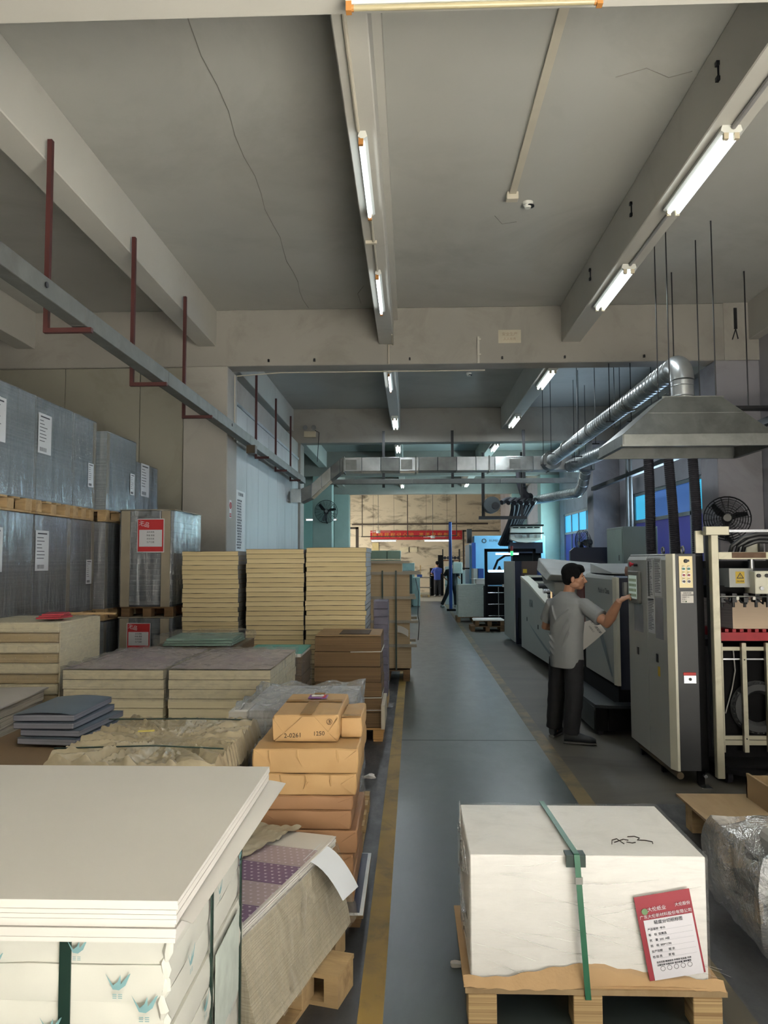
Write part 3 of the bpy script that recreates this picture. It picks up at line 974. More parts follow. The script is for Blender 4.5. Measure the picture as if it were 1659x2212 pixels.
def soft_box(x0, x1, y0, y1, z0, z1, nx=6, ny=6, nzv=4, amp=.004, fs=6.0, seed=0.0, bulge=0.0, mb=None, mi=0, top=None, bottom=True):
    """box with subdivided, slightly uneven faces"""
    mb = mb or MB()
    idx = {}
    vs, fs_ = [], []

    def vid(i, j, k):
        q = (i, j, k)
        if q in idx:
            return idx[q]
        u, v, w_ = i / nx, j / ny, k / nzv
        x, y, z = x0 + (x1 - x0) * u, y0 + (y1 - y0) * v, z0 + (z1 - z0) * w_
        dx = dy = dz = 0.0
        e = amp * nz(x, y, z, fs, seed)
        bw = 4 * w_ * (1 - w_) * bulge
        if i == 0: dx = -abs(e) - bw
        if i == nx: dx = abs(e) + bw
        if j == 0: dy = -e - bw
        if j == ny: dy = e + bw
        if k == nzv: dz = e + (top(u, v) if top else 0)
        idx[q] = len(vs)
        vs.append((x + dx, y + dy, z + dz))
        return idx[q]
    for i in range(nx):
        for j in range(ny):
            if bottom:
                fs_.append((vid(i, j, 0), vid(i, j + 1, 0), vid(i + 1, j + 1, 0), vid(i + 1, j, 0)))
            fs_.append((vid(i, j, nzv), vid(i + 1, j, nzv), vid(i + 1, j + 1, nzv), vid(i, j + 1, nzv)))
    for i in range(nx):
        for k in range(nzv):
            fs_.append((vid(i, 0, k), vid(i + 1, 0, k), vid(i + 1, 0, k + 1), vid(i, 0, k + 1)))
            fs_.append((vid(i, ny, k), vid(i, ny, k + 1), vid(i + 1, ny, k + 1), vid(i + 1, ny, k)))
    for j in range(ny):
        for k in range(nzv):
            fs_.append((vid(0, j, k), vid(0, j, k + 1), vid(0, j + 1, k + 1), vid(0, j + 1, k)))
            fs_.append((vid(nx, j, k), vid(nx, j + 1, k), vid(nx, j + 1, k + 1), vid(nx, j, k + 1)))
    mb.add(vs, fs_, mi)
    return mb


def shell(x0, x1, y0, y1, z0, z1, amp=.012, seed=0, n=14, fs=7.0, g=.006):
    return soft_box(x0 - g, x1 + g, y0 - g, y1 + g, z0, z1 + g, n, n, n, amp, fs, seed, bottom=False)


def slabs(x0, x1, y0, y1, z0, z1, n, jit, seed=0):
    rnd = random.Random(seed)
    mb = MB()
    h = (z1 - z0) / n
    for k in range(n):
        dx, dy = rnd.uniform(-jit, jit), rnd.uniform(-jit, jit)
        mb.box(x0 + dx, x1 + dx, y0 + dy, y1 + dy, z0 + k * h, z0 + (k + 1) * h - h * .06)
    return mb


# ---- near left: white board on wrapped reams
white_paper = pm('white_board', (216, 212, 206), 0.55, var=.03, scale=1.5)
ream_wrap = pm('printed_ream_wrapper', (212, 211, 202), 0.5, var=.04, scale=4, bmp=.12, bscale=12)
teal_ink = pm('teal_ink', (128, 168, 172), .6)
strap_g = pm('green_strap', (34, 78, 62), .35, var=.12, scale=12)
strap_d = pm('dark_green_strap', (24, 50, 42), .4, var=.1)
pallet('wooden pallet under the wrapped reams of white board at lower left', -1.62, -.60, 1.9, 2.69)
t = thing('board_pile', 'tall pile of wrapped white board reams with loose white sheets on top at lower left', 'paper pile', (-1.09, 2.38, .13))
for k in range(9):
    z0 = .13 + k * .0855
    rx = random.uniform(-.008, .008)
    soft_box(-1.62, -.595 + rx, 1.885 + random.uniform(-.006, .006), 2.69, z0, z0 + .085, 16, 10, 3, .006, 9, k * 3.1, .006).build('wrapped_ream', ream_wrap, t, smooth=True)
# crumpled wrapper folds up the near corner
for k in range(16):
    z = .16 + k * .045
    cx_, cy_ = -.594 + random.uniform(-.006, .006), 1.884 + random.uniform(-.005, .005)
    MB().tube([(cx_, cy_, z - .01), (cx_ + random.uniform(-.006, .008), cy_ - random.uniform(0, .006), z + .012), (cx_ + random.uniform(-.006, .008), cy_, z + .032), (cx_, cy_, z + .05)], .009, 7, r_list=[.005, .013, .011, .004]).build('wrapper_fold', ream_wrap, t, smooth=True)
slabs(-1.63, -.545, 1.81, 2.94, .9, .945, 4, .004, 3).build('sheet_layer', white_paper, t)
slabs(-1.64, -.54, 1.80, 2.95, .948, 1.0, 5, .002, 4).build('sheet_layer', white_paper, t)
# one sheet slipping out along the right edge
def slip(u, v):
    y = 1.84 + 1.13 * v
    return (-.60 + (.085 + .035 * v) * u, y, .948 - .012 * u * u - .004 * u)
o = MB().grid(slip, 8, 12)
o2 = [(a, b, c - .0015) for a, b, c in o.v]
n0 = len(o.v)
o.add(o2, [tuple(reversed(f)) for f in o.f[:96]])
o.build('slipped_sheet', white_paper, t, smooth=True, fix=False)
# printed marks on the wrapper
def mark(mb, p, r_, u_, s):
    s *= .72
    r_, u_, p = Vector(r_), Vector(u_), Vector(p)
    n_ = r_.cross(u_) * .0015
    def tri(pts):
        P = [p + r_ * a * s + u_ * b * s + n_ for a, b in pts]
        mb.add(P, [tuple(range(len(P)))])
    tri([(-.5, .35), (-.18, -.1), (.0, .05), (.1, .3), (.12, -.05), (.4, .3), (.5, .36), (.3, -.1), (.05, -.28), (-.2, -.25)])
    for a in (-.12, .1):
        for q in range(3):
            tri([(a - .08, -.42 - q * .07), (a + .08, -.42 - q * .07), (a + .08, -.45 - q * .07), (a - .08, -.45 - q * .07)])
for px, pz, s in ((-.80, .86, .07), (-.70, .78, .085), (-.635, .73, .09), (-1.0, .83, .06), (-.86, .68, .075), (-.75, .60, .085), (-1.05, .6, .07), (-.68, .48, .08), (-.88, .45, .08)):
    mk = MB()
    mark(mk, (px, 1.868, pz), (1, 0, 0), (0, 0, 1), s)
    mk.build('printed_mark', teal_ink, t, fix=False)
for py, pz, s in ((2.05, .75, .09), (2.2, .55, .09), (2.35, .8, .08), (2.62, .8, .08), (2.5, .4, .1), (2.3, .35, .1)):
    mk = MB()
    mark(mk, (-.577, py, pz), (0, 1, 0), (0, 0, 1), s)
    mk.build('printed_mark', teal_ink, t, fix=False)
lab = MB()
sheet(lab, (-.5755, 2.45, .5), (0, 1, 0), (0, 0, 1), .3, .26, t=.002)
lab.build('label_panel', pm('grey_green_print', (200, 208, 200), .6, var=.12, scale=14), t)
sheet(MB(), (-.83, 1.874, .5), (1, 0, 0), (0, 0, 1), .028, .78, t=.004).build('strap', strap_d, t)
for y in (2.28, 2.66):
    sheet(MB(), (-.584, y, .5), (0, 1, 0), (0, 0, 1), .018, .78, t=.005).build('strap', strap_d, t)
MB().tube([(-.645, 1.868, .62), (-.655, 1.868, .5), (-.67, 1.868, .36)], .006, 4, r_list=[.002, .007, .002]).build('tear', pm('slate_tear', (84, 82, 104), .6), t)

# ---- purple printed sheets with dusty film
cream_edge = layered('cream_sheet_edges', (214, 205, 182), (176, 166, 142), 260)
mauve = pm('mauve_print', (178, 160, 164), .5, var=.04, scale=6)
violet = pm('violet_print', (126, 100, 132), .5, var=.05, scale=6)
t = thing('printed_pile', 'pile of purple patterned printed sheets half covered with dusty film', 'paper pile', (-.682, 3.243, .13), R(-15.2))
W2, L2 = .42, .95
def rot_pt(x, y):   # local: x to the right, y away
    return x, y
prs = Matrix.Rotation(R(-15.2), 4, 'Z')
org = Vector((-.682, 3.243, 0))
def L2W(x, y, z):
    return org + prs @ Vector((x, y, z))
sb_ = soft_box(-W2 / 2 - .01, W2 / 2 - .02, -L2 / 2 + .01, L2 / 2 - .02, 0, .325, 8, 10, 10, .012, 8, 2.2, .004)
sb_.v = [(x + (.1 * (1 - z / .325) if x > 0 else 0), y, z) for x, y, z in sb_.v]
sb_.build('sheet_block', cream_edge, t, local=True, smooth=True)
slabs(-W2 / 2, W2 / 2, -L2 / 2, L2 / 2, .327, .37, 7, .004, 9).build('top_sheets', white_paper, t, local=True)
nb = 5
for k in range(nb):
    ya, yb = -L2 / 2 + L2 * k / nb, -L2 / 2 + L2 * (k + 1) / nb
    MB().box(-W2 / 2 + .004, W2 / 2 - .012, ya + .004, yb - .003, .370, .3715).build('printed_band', (violet, mauve)[k % 2] if k < 4 else white_paper, t, local=True)
mk = MB()
for k in range(4):
    ya = -L2 / 2 + L2 * k / nb
    for j in range(6):
        for i in range(13):
            x, y, s = -W2 / 2 + .02 + i * .031 + (j % 2) * .015, ya + .022 + j * .03, .006
            mk.add([(x - s, y + s, .3722), (x - s * .6, y - s, .3722), (x + s * .6, y - s, .3722), (x + s, y + s, .3722), (x + s * .35, y, .3722), (x, y + s * 1.2, .3722), (x - s * .35, y, .3722)], [(0, 1, 2, 3, 4, 5, 6)])
mk.build('printed_crowns', pm('pale_lilac_ink', (212, 200, 212), .6), t, local=True, fix=False)
def fcov(u, v):
    x = -W2 / 2 - .02 + u * W2 * (.16 + .46 * v)
    y = -L2 / 2 + .12 + v * (L2 - .1)
    z = .376 + .03 * abs(nz(x * 1.0, y * 1.0, 0, 7, 1.3)) + .018 * abs(nz(x * 3 + y * 5, y * 2, 1, 5, 4))
    if u == 0: z -= .1
    return (x, y, z)
MB().grid(fcov, 36, 40).build('dusty_film', pm('dusty_tan_film', (176, 168, 148), .45, var=.12, scale=8, bmp=.35, bscale=25), t, local=True, smooth=True, fix=False)
sb_ = shell(-W2 / 2, W2 / 2, -L2 / 2, L2 / 2, .02, .33, .014, 5, 16, 9, .008)
sb_.v = [(x + (.1 * (1 - z / .33) if x > 0 else 0), y, z) for x, y, z in sb_.v]
sb_.build('wrap_film', wrap_tan, t, local=True, smooth=True)
tag(MB().tube([L2W(W2 / 2 - .01, .05, .5), L2W(W2 / 2 + .03, .04, .42), L2W(W2 / 2 + .035, 0, .3), L2W(W2 / 2 + .04, -.01, .2)], .012, 6, r_list=[.004, .012, .016, .003]).build('film_tail', wrap_tan, smooth=True), 'twisted tail of torn film hanging beside the purple printed pile', 'plastic film')
tp_ = pallet('light wooden pallet poking out under the purple printed pile', -.682 - .29, -.682 + .275, 3.243 - .43, 3.243 + .43, 0, .125, rz=R(-15.2))
MB().box(.27, .40, .02, .21, .107, .125).build('deck_board', wood, tp_, local=True)
MB().box(.34, .40, .02, .2, .018, .107).build('block', wood, tp_, local=True)
MB().box(.27, .40, .02, .2, 0, .018).build('runner', wood, tp_, local=True)
def wsh(u, v):
    return L2W(W2 / 2 - .03 + .17 * u, .16 + .2 * v + .03 * u, .502 - .16 * u * u - .02 * v * u)
o = MB().grid(wsh, 8, 6)
tag(o.build('loose_sheet', pm('bright_white_sheet', (226, 230, 236), .6, var=.02), smooth=True, fix=False), 'loose white paper sheet drooping off the purple printed pile', 'paper sheet')

# ---- kraft parcels
kraft = pm('kraft_paper', (188, 152, 104), .62, var=.08, scale=3, bmp=.12, bscale=18, stain=(166, 126, 78), stain_amt=.4)
kraft_d = pm('brown_kraft_paper', (158, 118, 84), .6, var=.08, scale=3, bmp=.12, bscale=18)
tape = pm('packing_tape', (150, 112, 66), .25, var=.06)
inkb = pm('black_marker', (48, 36, 28), .7)
prow = [(-.755, -.285, .13, .25, kraft_d, 'bottom brown kraft parcel of the parcel pile, on the navy sheet'),
        (-.75, -.29, .252, .36, kraft_d, 'brown kraft parcel second from the bottom of the parcel pile'),
        (-.74, -.27, .362, .47, kraft_d, 'brown kraft parcel just below the plain brown ones, third from the bottom'),
        (-.745, -.30, .472, .565, kraft_d, 'plain dark brown kraft parcel below the thin one in the pile'),
        (-.745, -.29, .567, .635, kraft_d, 'thin plain brown kraft parcel in the middle of the pile'),
        (-.745, -.275, .637, .74, kraft, 'wrinkled golden kraft parcel, third from the top of the pile'),
        (-.775, -.265, .742, .86, kraft, 'wide wrinkled golden kraft parcel right under the top parcels')]
for i, (a, b, z0, z1, mt, lb) in enumerate(prow):
    t = thing('kraft_parcel', lb, 'parcel', ((a + b) / 2, 4.08, z0), group='kraft parcels in the pile')
    y0, y1 = 3.80 + random.uniform(0, .012), 4.44
    soft_box(a, b, y0, y1, z0, z1, 16, 12, 5, .008 if i > 4 else .004, 11, i * 2.7 + 1, .004).build('wrapping', mt, t, smooth=True, bevel=.006)
    for s, xx in ((1, a), (-1, b)):
        fo = MB().hexa([(xx + s * .004, y0 - .006, z0 + .006), (xx + s * .07, y0 - .007, (z0 + z1) / 2), (xx + s * .07, y0 - .007, (z0 + z1) / 2 + .004), (xx + s * .004, y0 - .006, z1 - .006),
                 (xx + s * .004, y0 + .004, z0 + .006), (xx + s * .07, y0 + .004, (z0 + z1) / 2), (xx + s * .07, y0 + .004, (z0 + z1) / 2 + .004), (xx + s * .004, y0 + .004, z1 - .006)])
        fo.build('end_fold', mt, t)
    if i > 4:
        for k in range(3):
            x = a + .1 + k * .14 + random.uniform(-.03, .03)
            MB().tube([(x, y0 - .004, z1 - .004), (x + random.uniform(-.006, .01), y0 - .006, z1 - .035), (x + random.uniform(-.02, .03), y0 - .003, z0 + .03)], .006, 6, r_list=[.003, .007, .001]).build('crease', mt, t, smooth=True)
t = thing('kraft_parcel', 'topmost kraft parcel marked 2-0261 and 1250 with a purple packet on it', 'parcel', (-.535, 4.25, .861), group='kraft parcels in the pile')
AX0, AX1, AY0, AY1, AZ0, AZ1 = -.70, -.372, 3.94, 4.56, .862, .995
soft_box(AX0, AX1, AY0, AY1, AZ0, AZ1, 14, 14, 6, .003, 9, 8.8, .006).build('wrapping', kraft, t, smooth=True, bevel=.006)
yf = AY0 - .009
def flap(p, nm='end_fold'):
    P = [Vector((x, yf, z)) for x, z in p]
    Q = [q - Vector((0, .003, 0)) for q in P]
    n_ = len(P)
    MB().add(P + Q, [tuple(range(n_))[::-1], tuple(range(n_, 2 * n_))] + [(i, (i + 1) % n_, n_ + (i + 1) % n_, n_ + i) for i in range(n_)]).build(nm, kraft, t)
flap([(AX0 + .008, AZ0 + .004), (AX1 - .006, AZ0 + .004), (AX1 - .12, AZ1 - .006), (AX0 + .15, AZ1 - .006)])
flap([(AX0 + .002, AZ0 + .008), (AX0 + .05, AZ0 + .045), (AX0 - .004, AZ1 - .012)])
flap([(AX1 - .004, AZ0 + .012), (AX1 - .05, AZ0 + .05), (AX1 + .002, AZ1 - .008)])
MB().box(-.565, -.505, AY0 - .004, 4.56, AZ1 + .004, AZ1 + .006).build('tape', tape, t)
MB().box(AX0 + .01, AX1 - .01, 4.28, 4.33, AZ1 + .005, AZ1 + .007).build('tape', tape, t)
text('lettering', '2-0261', .032, (-.60, yf - .004, .895), (1, 0, .05), (0, 0, 1), inkb, t)
text('lettering', '1250', .03, (-.468, yf - .004, .905), (1, 0, .04), (0, 0, 1), inkb, t)
text('lettering', '③', .035, (-.415, yf - .001, .962), (1, 0, 0), (0, 0, 1), inkb, t)
t = thing('kraft_parcel', 'half hidden kraft parcel behind and right of the topmost parcel', 'parcel', (-.31, 4.3, .861), group='kraft parcels in the pile')
soft_box(-.362, -.262, 4.03, 4.43, .862, .965, 6, 10, 5, .006, 12, 4.4, .004).build('wrapping', kraft, t, smooth=True, bevel=.006)
MB().box(-.36, -.265, 4.03, 4.08, .968, .972).build('tape', tape, t)
t = thing('purple_packet', 'small purple packet holding a white gauge on the topmost kraft parcel', 'packet', (-.53, 4.36, 1.003))
MB().box(-.58, -.475, 4.35, 4.45, 1.004, 1.008).build('card', pm('purple_card', (136, 88, 158), .4), t)
g_ = MB().box(-.565, -.495, 4.375, 4.41, 1.008, 1.018).build('gauge', white_en, t, bevel=.004)
MB().box(-.545, -.51, 4.383, 4.403, 1.018, 1.0195).build('display', pm('lcd_green', (70, 86, 70), .3), g_)
MB().box(-.5, -.485, 4.36, 4.43, 1.009, 1.012).build('red_mark', redm, t)
# navy sheet under the parcels and its board base
t = thing('navy_sheet_stack', 'navy blue sheets with white border under the kraft parcels', 'paper pile', (-.5, 4.0, .06))
slabs(-.76, -.235, 3.74, 4.46, .085, .118, 4, .004, 5).build('board', pm('brown_board_edges', (120, 96, 66), .8), t)
MB().box(-.76, -.232, 3.70, 4.46, .119, .1225).build('sheet', pm('sheet_white_edge', (206, 210, 214), .6), t)
MB().box(-.75, -.25, 3.72, 4.45, .1226, .124).build('printed_face', pm('navy_print', (34, 40, 66), .4), t)
pallet('dark low pallet under the navy sheets and kraft parcels', -.75, -.25, 3.84, 4.44, 0, .084, wood_d)

# ---- film wrapped white pile behind the parcels
t = thing('wrapped_pile', 'white paper pile loosely wrapped in clear film behind the kraft parcels', 'paper pile', (-.68, 5.15, .13))
slabs(-1.02, -.36, 4.68, 5.6, .132, .875, 16, .006, 21).build('sheet_block', layered('white_edges', (214, 214, 216), (178, 180, 186), 220), t)
soft_box(-1.06, -.345, 4.65, 5.62, .13, .885, 22, 22, 20, .03, 8, 3.3, 0, bottom=False, top=lambda u, v: .02 * math.sin(u * 9 + v * 5) ** 2).build('wrap_film', film('loose_film', (232, 236, 240), .3, .34, .1, (9, 4, 5), 2.0, (0, .2, 0), .05), t, smooth=True)
slabs(-1.09, -.98, 4.62, 4.9, .84, .878, 3, .002, 4).build('protruding_sheets', white_paper, t)
pallet('pallet under the film wrapped white pile behind the parcels', -1.04, -.30, 4.68, 5.6)

# ---- brown dusty film pile right behind the white board
t = thing('film_covered_pile', 'wide pile under crumpled dusty tan film with a yellow strip on top', 'paper pile', (-1.25, 3.85, .13))
slabs(-1.66, -.92, 3.47, 4.40, .13, .84, 8, .006, 7).build('sheet_block', cream_edge, t)
def crum(u, v):
    x, y = -1.68 + .83 * u, 3.43 + 1.0 * v
    cx_, cy_ = -1.22, 3.95
    a = math.atan2(y - cy_, x - cx_)
    d = math.hypot(x - cx_, y - cy_)
    rdg = abs(nz(math.cos(a) * 3, math.sin(a) * 3, d * .5, 3.2, 2)) * .11 * min(1, d * 3)
    z = .845 + .02 + rdg * .55 + .016 * abs(nz(x, y, 0, 13, 5)) + .009 * nz(x, y, 2, 30, 1)
    eg = min(u, 1 - u, v, 1 - v)
    if eg < .03:
        z -= (.03 - eg) * 3.5
    return (x, y, z)
MB().grid(crum, 90, 90).build('crumpled_film', pm('tan_dust_film', (170, 158, 132), .3, var=.14, scale=7, bmp=.5, bscale=22), t, smooth=True, fix=False)
shell(-1.66, -.92, 3.47, 4.40, .2, .79, .01, 8, 14).build('wrap_film', wrap_tan, t, smooth=True)
MB().tube([(-1.68, 3.62, .9), (-1.2, 3.62, .915), (-.88, 3.63, .9)], .004, 5).tube([(-1.68, 4.28, .9), (-1.2, 4.28, .905), (-.88, 4.28, .9)], .004, 5).build('tie_cord', strap_d, t)
MB().box(-1.37, -1.29, 3.86, 3.885, .925, .929, rz=.2).build('yellow_strip', pm('yellow_note', (222, 206, 110), .6), t)
pallet('pallet under the crumpled tan film pile', -1.66, -.92, 3.47, 4.4)

# ---- brown board pile, grey booklets, grey sheets at the far left
bb = pm('brown_board', (128, 106, 80), .8, var=.05, scale=2)
t = thing('brown_board_pile', 'low pile of brown board at the left edge behind the white board', 'paper pile', (-2.1, 4.2, .13))
slabs(-2.46, -1.72, 3.4, 5.0, .13, .72, 10, .005, 12).build('board_block', layered('brown_edges', (126, 104, 78), (92, 74, 54), 150), t)
MB().grid(lambda u, v: (-2.47 + .76 * u, 3.39 + 1.62 * v, .722 + .012 * math.sin(u * 2.5) * (1 - v)), 10, 10).build('top_sheet', bb, t, smooth=True, fix=False)
pallet('pallet under the low brown board pile at the left edge', -2.46, -1.72, 3.42, 4.98)
blue_grey = pm('blue_grey_cover', (98, 112, 126), .45, var=.08, scale=5)
edge_grey = layered('booklet_edges', (150, 152, 164), (104, 106, 120), 300)
for i in range(4):
    z0 = .742 + i * .042
    dx, dy, rz_ = ((0.05, -.02, -.1), (0.045, .01, -.06), (0.0, 0, -.02), (-.015, .01, .02))[i]
    t = thing('grey_booklet', ('lowest of the four blue-grey booklets stacked on brown board', 'second lowest blue-grey booklet in the stack on brown board', 'second highest blue-grey booklet in the stack on brown board', 'topmost blue-grey booklet with a slightly lifted cover')[i], 'booklet', (-2.08 + dx, 4.64 + dy, z0), rz_, 'blue-grey booklets')
    MB().box(-.175, .175, -.29, .29, .002, .036).build('pages', edge_grey, t, local=True, bevel=.004)
    top = MB().grid(lambda u, v: (-.178 + .356 * u, -.293 + .586 * v, .0375 + (.014 * math.sin(u * PI) * (1 - v) + .012 * v * math.sin(u * PI) if i == 3 else 0)), 8, 8)
    top.build('cover', blue_grey, t, local=True, smooth=True, fix=False)
gsh = layered('grey_white_edges', (196, 188, 176), (140, 132, 120), 160)
t = thing('loose_sheet_pile', 'untidy pile of greyish white sheets at the left frame edge', 'paper pile', (-3.0, 5.1, .13))
pts_ = random.Random(5)
for k in range(9):
    z0 = .14 + k * .076
    MB().box(-3.42 + pts_.uniform(-.02, .02), -2.68 + pts_.uniform(-.03, .03), 4.35 + pts_.uniform(-.03, .03), 5.72 + pts_.uniform(-.03, .03), z0, z0 + .07, rz=pts_.uniform(-.02, .02) + .09).build('sheet_bundle', gsh, t)
MB().box(-3.44, -2.66, 4.36, 5.72, .825, .835, rz=.09).build('top_sheet', pm('grey_white_sheet', (190, 184, 178), .6, var=.03), t)
pallet('pallet under the untidy greyish sheets at the left edge', -3.4, -2.62, 4.45, 5.7, rz=.09)

# ---- cream stacks under film
cream = layered('cream_paper_edges', (242, 231, 200), (220, 206, 170), 240)
cream_t = layered('tan_band_edges', (214, 194, 154), (180, 156, 114), 200)
mott = pm('mauve_film_top', (182, 168, 164), .35, var=.16, scale=7, stain=(150, 118, 148), stain_amt=.6, stain_scale=4, bmp=.4, bscale=12)
for i, (a, b, lb) in enumerate(((-2.60, -1.825, 'left of two low cream paper stacks with film over mauve tops'), (-1.805, -1.03, 'right of two low cream paper stacks, beside the film wrapped white pile'))):
    t = thing('cream_stack', lb, 'paper pile', ((a + b) / 2, 6.35, .13))
    slabs(a + .01, b - .01, 5.7, 6.95, .13, .97, 12, .004, 30 + i).build('sheet_block', cream, t)
    MB().grid(lambda u, v: (a + .005 + (b - a - .01) * u, 5.69 + 1.27 * v, .974 + .012 * abs(nz(a + u * 1.0, v * 1.2, 0, 6, i + 1)) + .028 * math.sin(u * PI) * math.sin(v * PI)), 24, 30).build('mauve_top', mott, t, smooth=True, fix=False)
    soft_box(a, b, 5.685, 6.965, .74, .988, 34, 34, 8, .022, 14, 6 + i, 0, bottom=False, top=lambda u, v: .035 * math.sin(u * PI) * math.sin(v * PI) + .012 * math.sin(u * 26 + v * 9 + 3 * math.sin(v * 11)) ** 2).build('wrap_film', wrap_clear, t, smooth=True)
    pallet(('pallet under the left low cream stack', 'pallet under the right low cream stack')[i], a + .02, b - .02, 5.72, 6.93)
t = thing('cream_stack', 'taller cream paper stack with tan bands wrapped in film at the left edge', 'paper pile', (-3.05, 6.25, .13))
for k in range(15):
    z0 = .13 + k * .0785
    dy = .03 * (k % 2)
    MB().box(-3.42, -2.70 - (.01 if k % 2 else 0), 5.85 + dy, 6.62, z0, z0 + .076).build('bundle', cream_t if k % 2 else cream, t, bevel=.008)
shell(-3.42, -2.7, 5.85, 6.62, .3, 1.308, .006, 12, 12).build('wrap_film', wrap_clear, t, smooth=True)
MB().box(-2.702, -2.694, 5.87, 6.62, .14, 1.3).build('cream_end_board', cream, t)
pallet('pallet under the taller cream stack at the left edge', -3.42, -2.7, 5.87, 6.62)
for i in range(3):
    o = MB().box(-2.93 + .01 * i, -2.75, 5.95, 6.2, 1.325 + i * .014, 1.337 + i * .014, rz=.12 * i, c=(-2.85, 6.07))
    tag(o.build('red_booklet', pm('red_booklet_cover', (176, 58, 70), .5, var=.1)), ('lowest red booklet lying on the tall cream stack', 'middle red booklet lying on the tall cream stack', 'top red booklet lying on the tall cream stack')[i], 'booklet', 'red booklets')
tag(MB().hexa([(-3.02, 6.42, 1.325), (-2.5, 6.46, 1.325), (-2.5, 6.49, 1.325), (-3.02, 6.45, 1.325), (-3.02, 6.42, 1.345), (-2.5, 6.46, 1.34), (-2.5, 6.49, 1.34), (-3.02, 6.45, 1.345)]).build('wood_batten', wood), 'thin wooden batten lying across the tall cream stack', 'batten')

# ---- green folders in a plastic bag on a low stack, teal topped stack
t = thing('low_stack', 'low brown board stack behind the cream stacks carrying the green folders', 'paper pile', (-2.0, 7.5, .13))
slabs(-2.42, -1.62, 7.05, 7.95, .13, .985, 10, .006, 44).build('board_block', layered('brown_edges', (126, 104, 78), (92, 74, 54), 150), t)
pallet('pallet under the low stack with the green folders', -2.42, -1.62, 7.05, 7.95)
mint_m = pm('mint_cover', (128, 160, 146), .5, var=.06, scale=4)
for i in range(3):
    tag(MB().box(-2.3 + .01 * i, -1.66, 7.1, 7.7, .988 + i * .024, 1.009 + i * .024, rz=.03 * i).build('green_folder', mint_m, bevel=.004), ('lowest pale green folder in the clear plastic bag', 'middle pale green folder in the clear plastic bag', 'top pale green folder in the clear plastic bag')[i], 'folder', 'green folders in the bag')
tag(soft_box(-2.36, -1.58, 7.06, 7.76, .99, 1.085, 18, 18, 5, .03, 9, 14, .01, bottom=False).build('plastic_bag', wrap_clear, smooth=True), 'clear plastic bag over the pale green folders', 'plastic bag')
t = thing('teal_topped_stack', 'small brown stack with teal and white sheets on top beside the cardboard', 'paper pile', (-1.2, 7.3, .13))
slabs(-1.5, -.99, 7.0, 7.62, .13, .9, 14, .006, 51).build('board_block', layered('brown_edges', (126, 104, 78), (92, 74, 54), 150), t)
MB().box(-1.52, -1.0, 6.99, 7.63, .902, .93).build('white_sheets', white_paper, t)
MB().box(-1.52, -.99, 7.0, 7.64, .931, .945).build('teal_sheets', pm('teal_sheet', (86, 160, 150), .5), t)
shell(-1.5, -.985, 7.0, 7.62, .2, .88, .012, 17, 10).build('wrap_film', wrap_clear, t, smooth=True)
pallet('pallet under the small teal topped stack', -1.5, -1.0, 7.0, 7.6)

# ---- three tall stacks of cream bundles
bund_a = layered('bundle_edges', (222, 203, 158), (188, 166, 120), 230, bmp=.35)
bund_b = layered('bundle_edges_pale', (228, 211, 168), (196, 174, 128), 230, bmp=.35)
cover_g = pm('grey_bundle_cover', (96, 92, 84), .7)
end_shade_g = pm('shaded_end_grey', (150, 148, 144), .6)
def bundle_mesh(w_, d_, h_, seed, arch):
    mb = MB()
    n_ = 8
    for (za, zb, mi, g) in ((0.0, h_ * .93, 0, 0), (h_ * .93, h_ * .99, 1, .004)):
        vs, fs = [], []
        for j, y in enumerate((-d_ / 2 - g, d_ / 2 + g)):
            for i in range(n_ + 1):
                u = i / n_
                ar = arch * math.sin(u * PI) + .003 * nz(u * 3, seed, 0, 2, seed)
                bul = .006 * math.sin(u * PI)
                for z in (za, zb):
                    vs.append((-w_ / 2 - g + (w_ + 2 * g) * u, y - (bul if j == 0 else -bul), z + ar))
        N = n_ + 1
        def id_(j, i, k): return (j * N + i) * 2 + k
        for i in range(n_):
            fs += [(id_(0, i, 0), id_(0, i + 1, 0), id_(0, i + 1, 1), id_(0, i, 1)), (id_(1, i, 0), id_(1, i, 1), id_(1, i + 1, 1), id_(1, i + 1, 0)),
                   (id_(0, i, 1), id_(0, i + 1, 1), id_(1, i + 1, 1), id_(1, i, 1)), (id_(0, i, 0), id_(1, i, 0), id_(1, i + 1, 0), id_(0, i + 1, 0))]
        fs += [(id_(0, 0, 0), id_(0, 0, 1), id_(1, 0, 1), id_(1, 0, 0)), (id_(0, n_, 0), id_(1, n_, 0), id_(1, n_, 1), id_(0, n_, 1))]
        mb.add(vs, fs, mi)
    # grey strip paints the shade on the right end
    mb.box(w_ / 2 + .001, w_ / 2 + .004, -d_ / 2, d_ / 2, .002, h_ * .9, 2)
    return mb
protos = {}
STK = [(-2.53, -1.905, 8.5, 1.88, 0, 'left'), (-1.815, -1.18, 8.46, 1.90, .006, 'middle'), (-1.155, -.50, 8.42, 1.915, .012, 'right')]
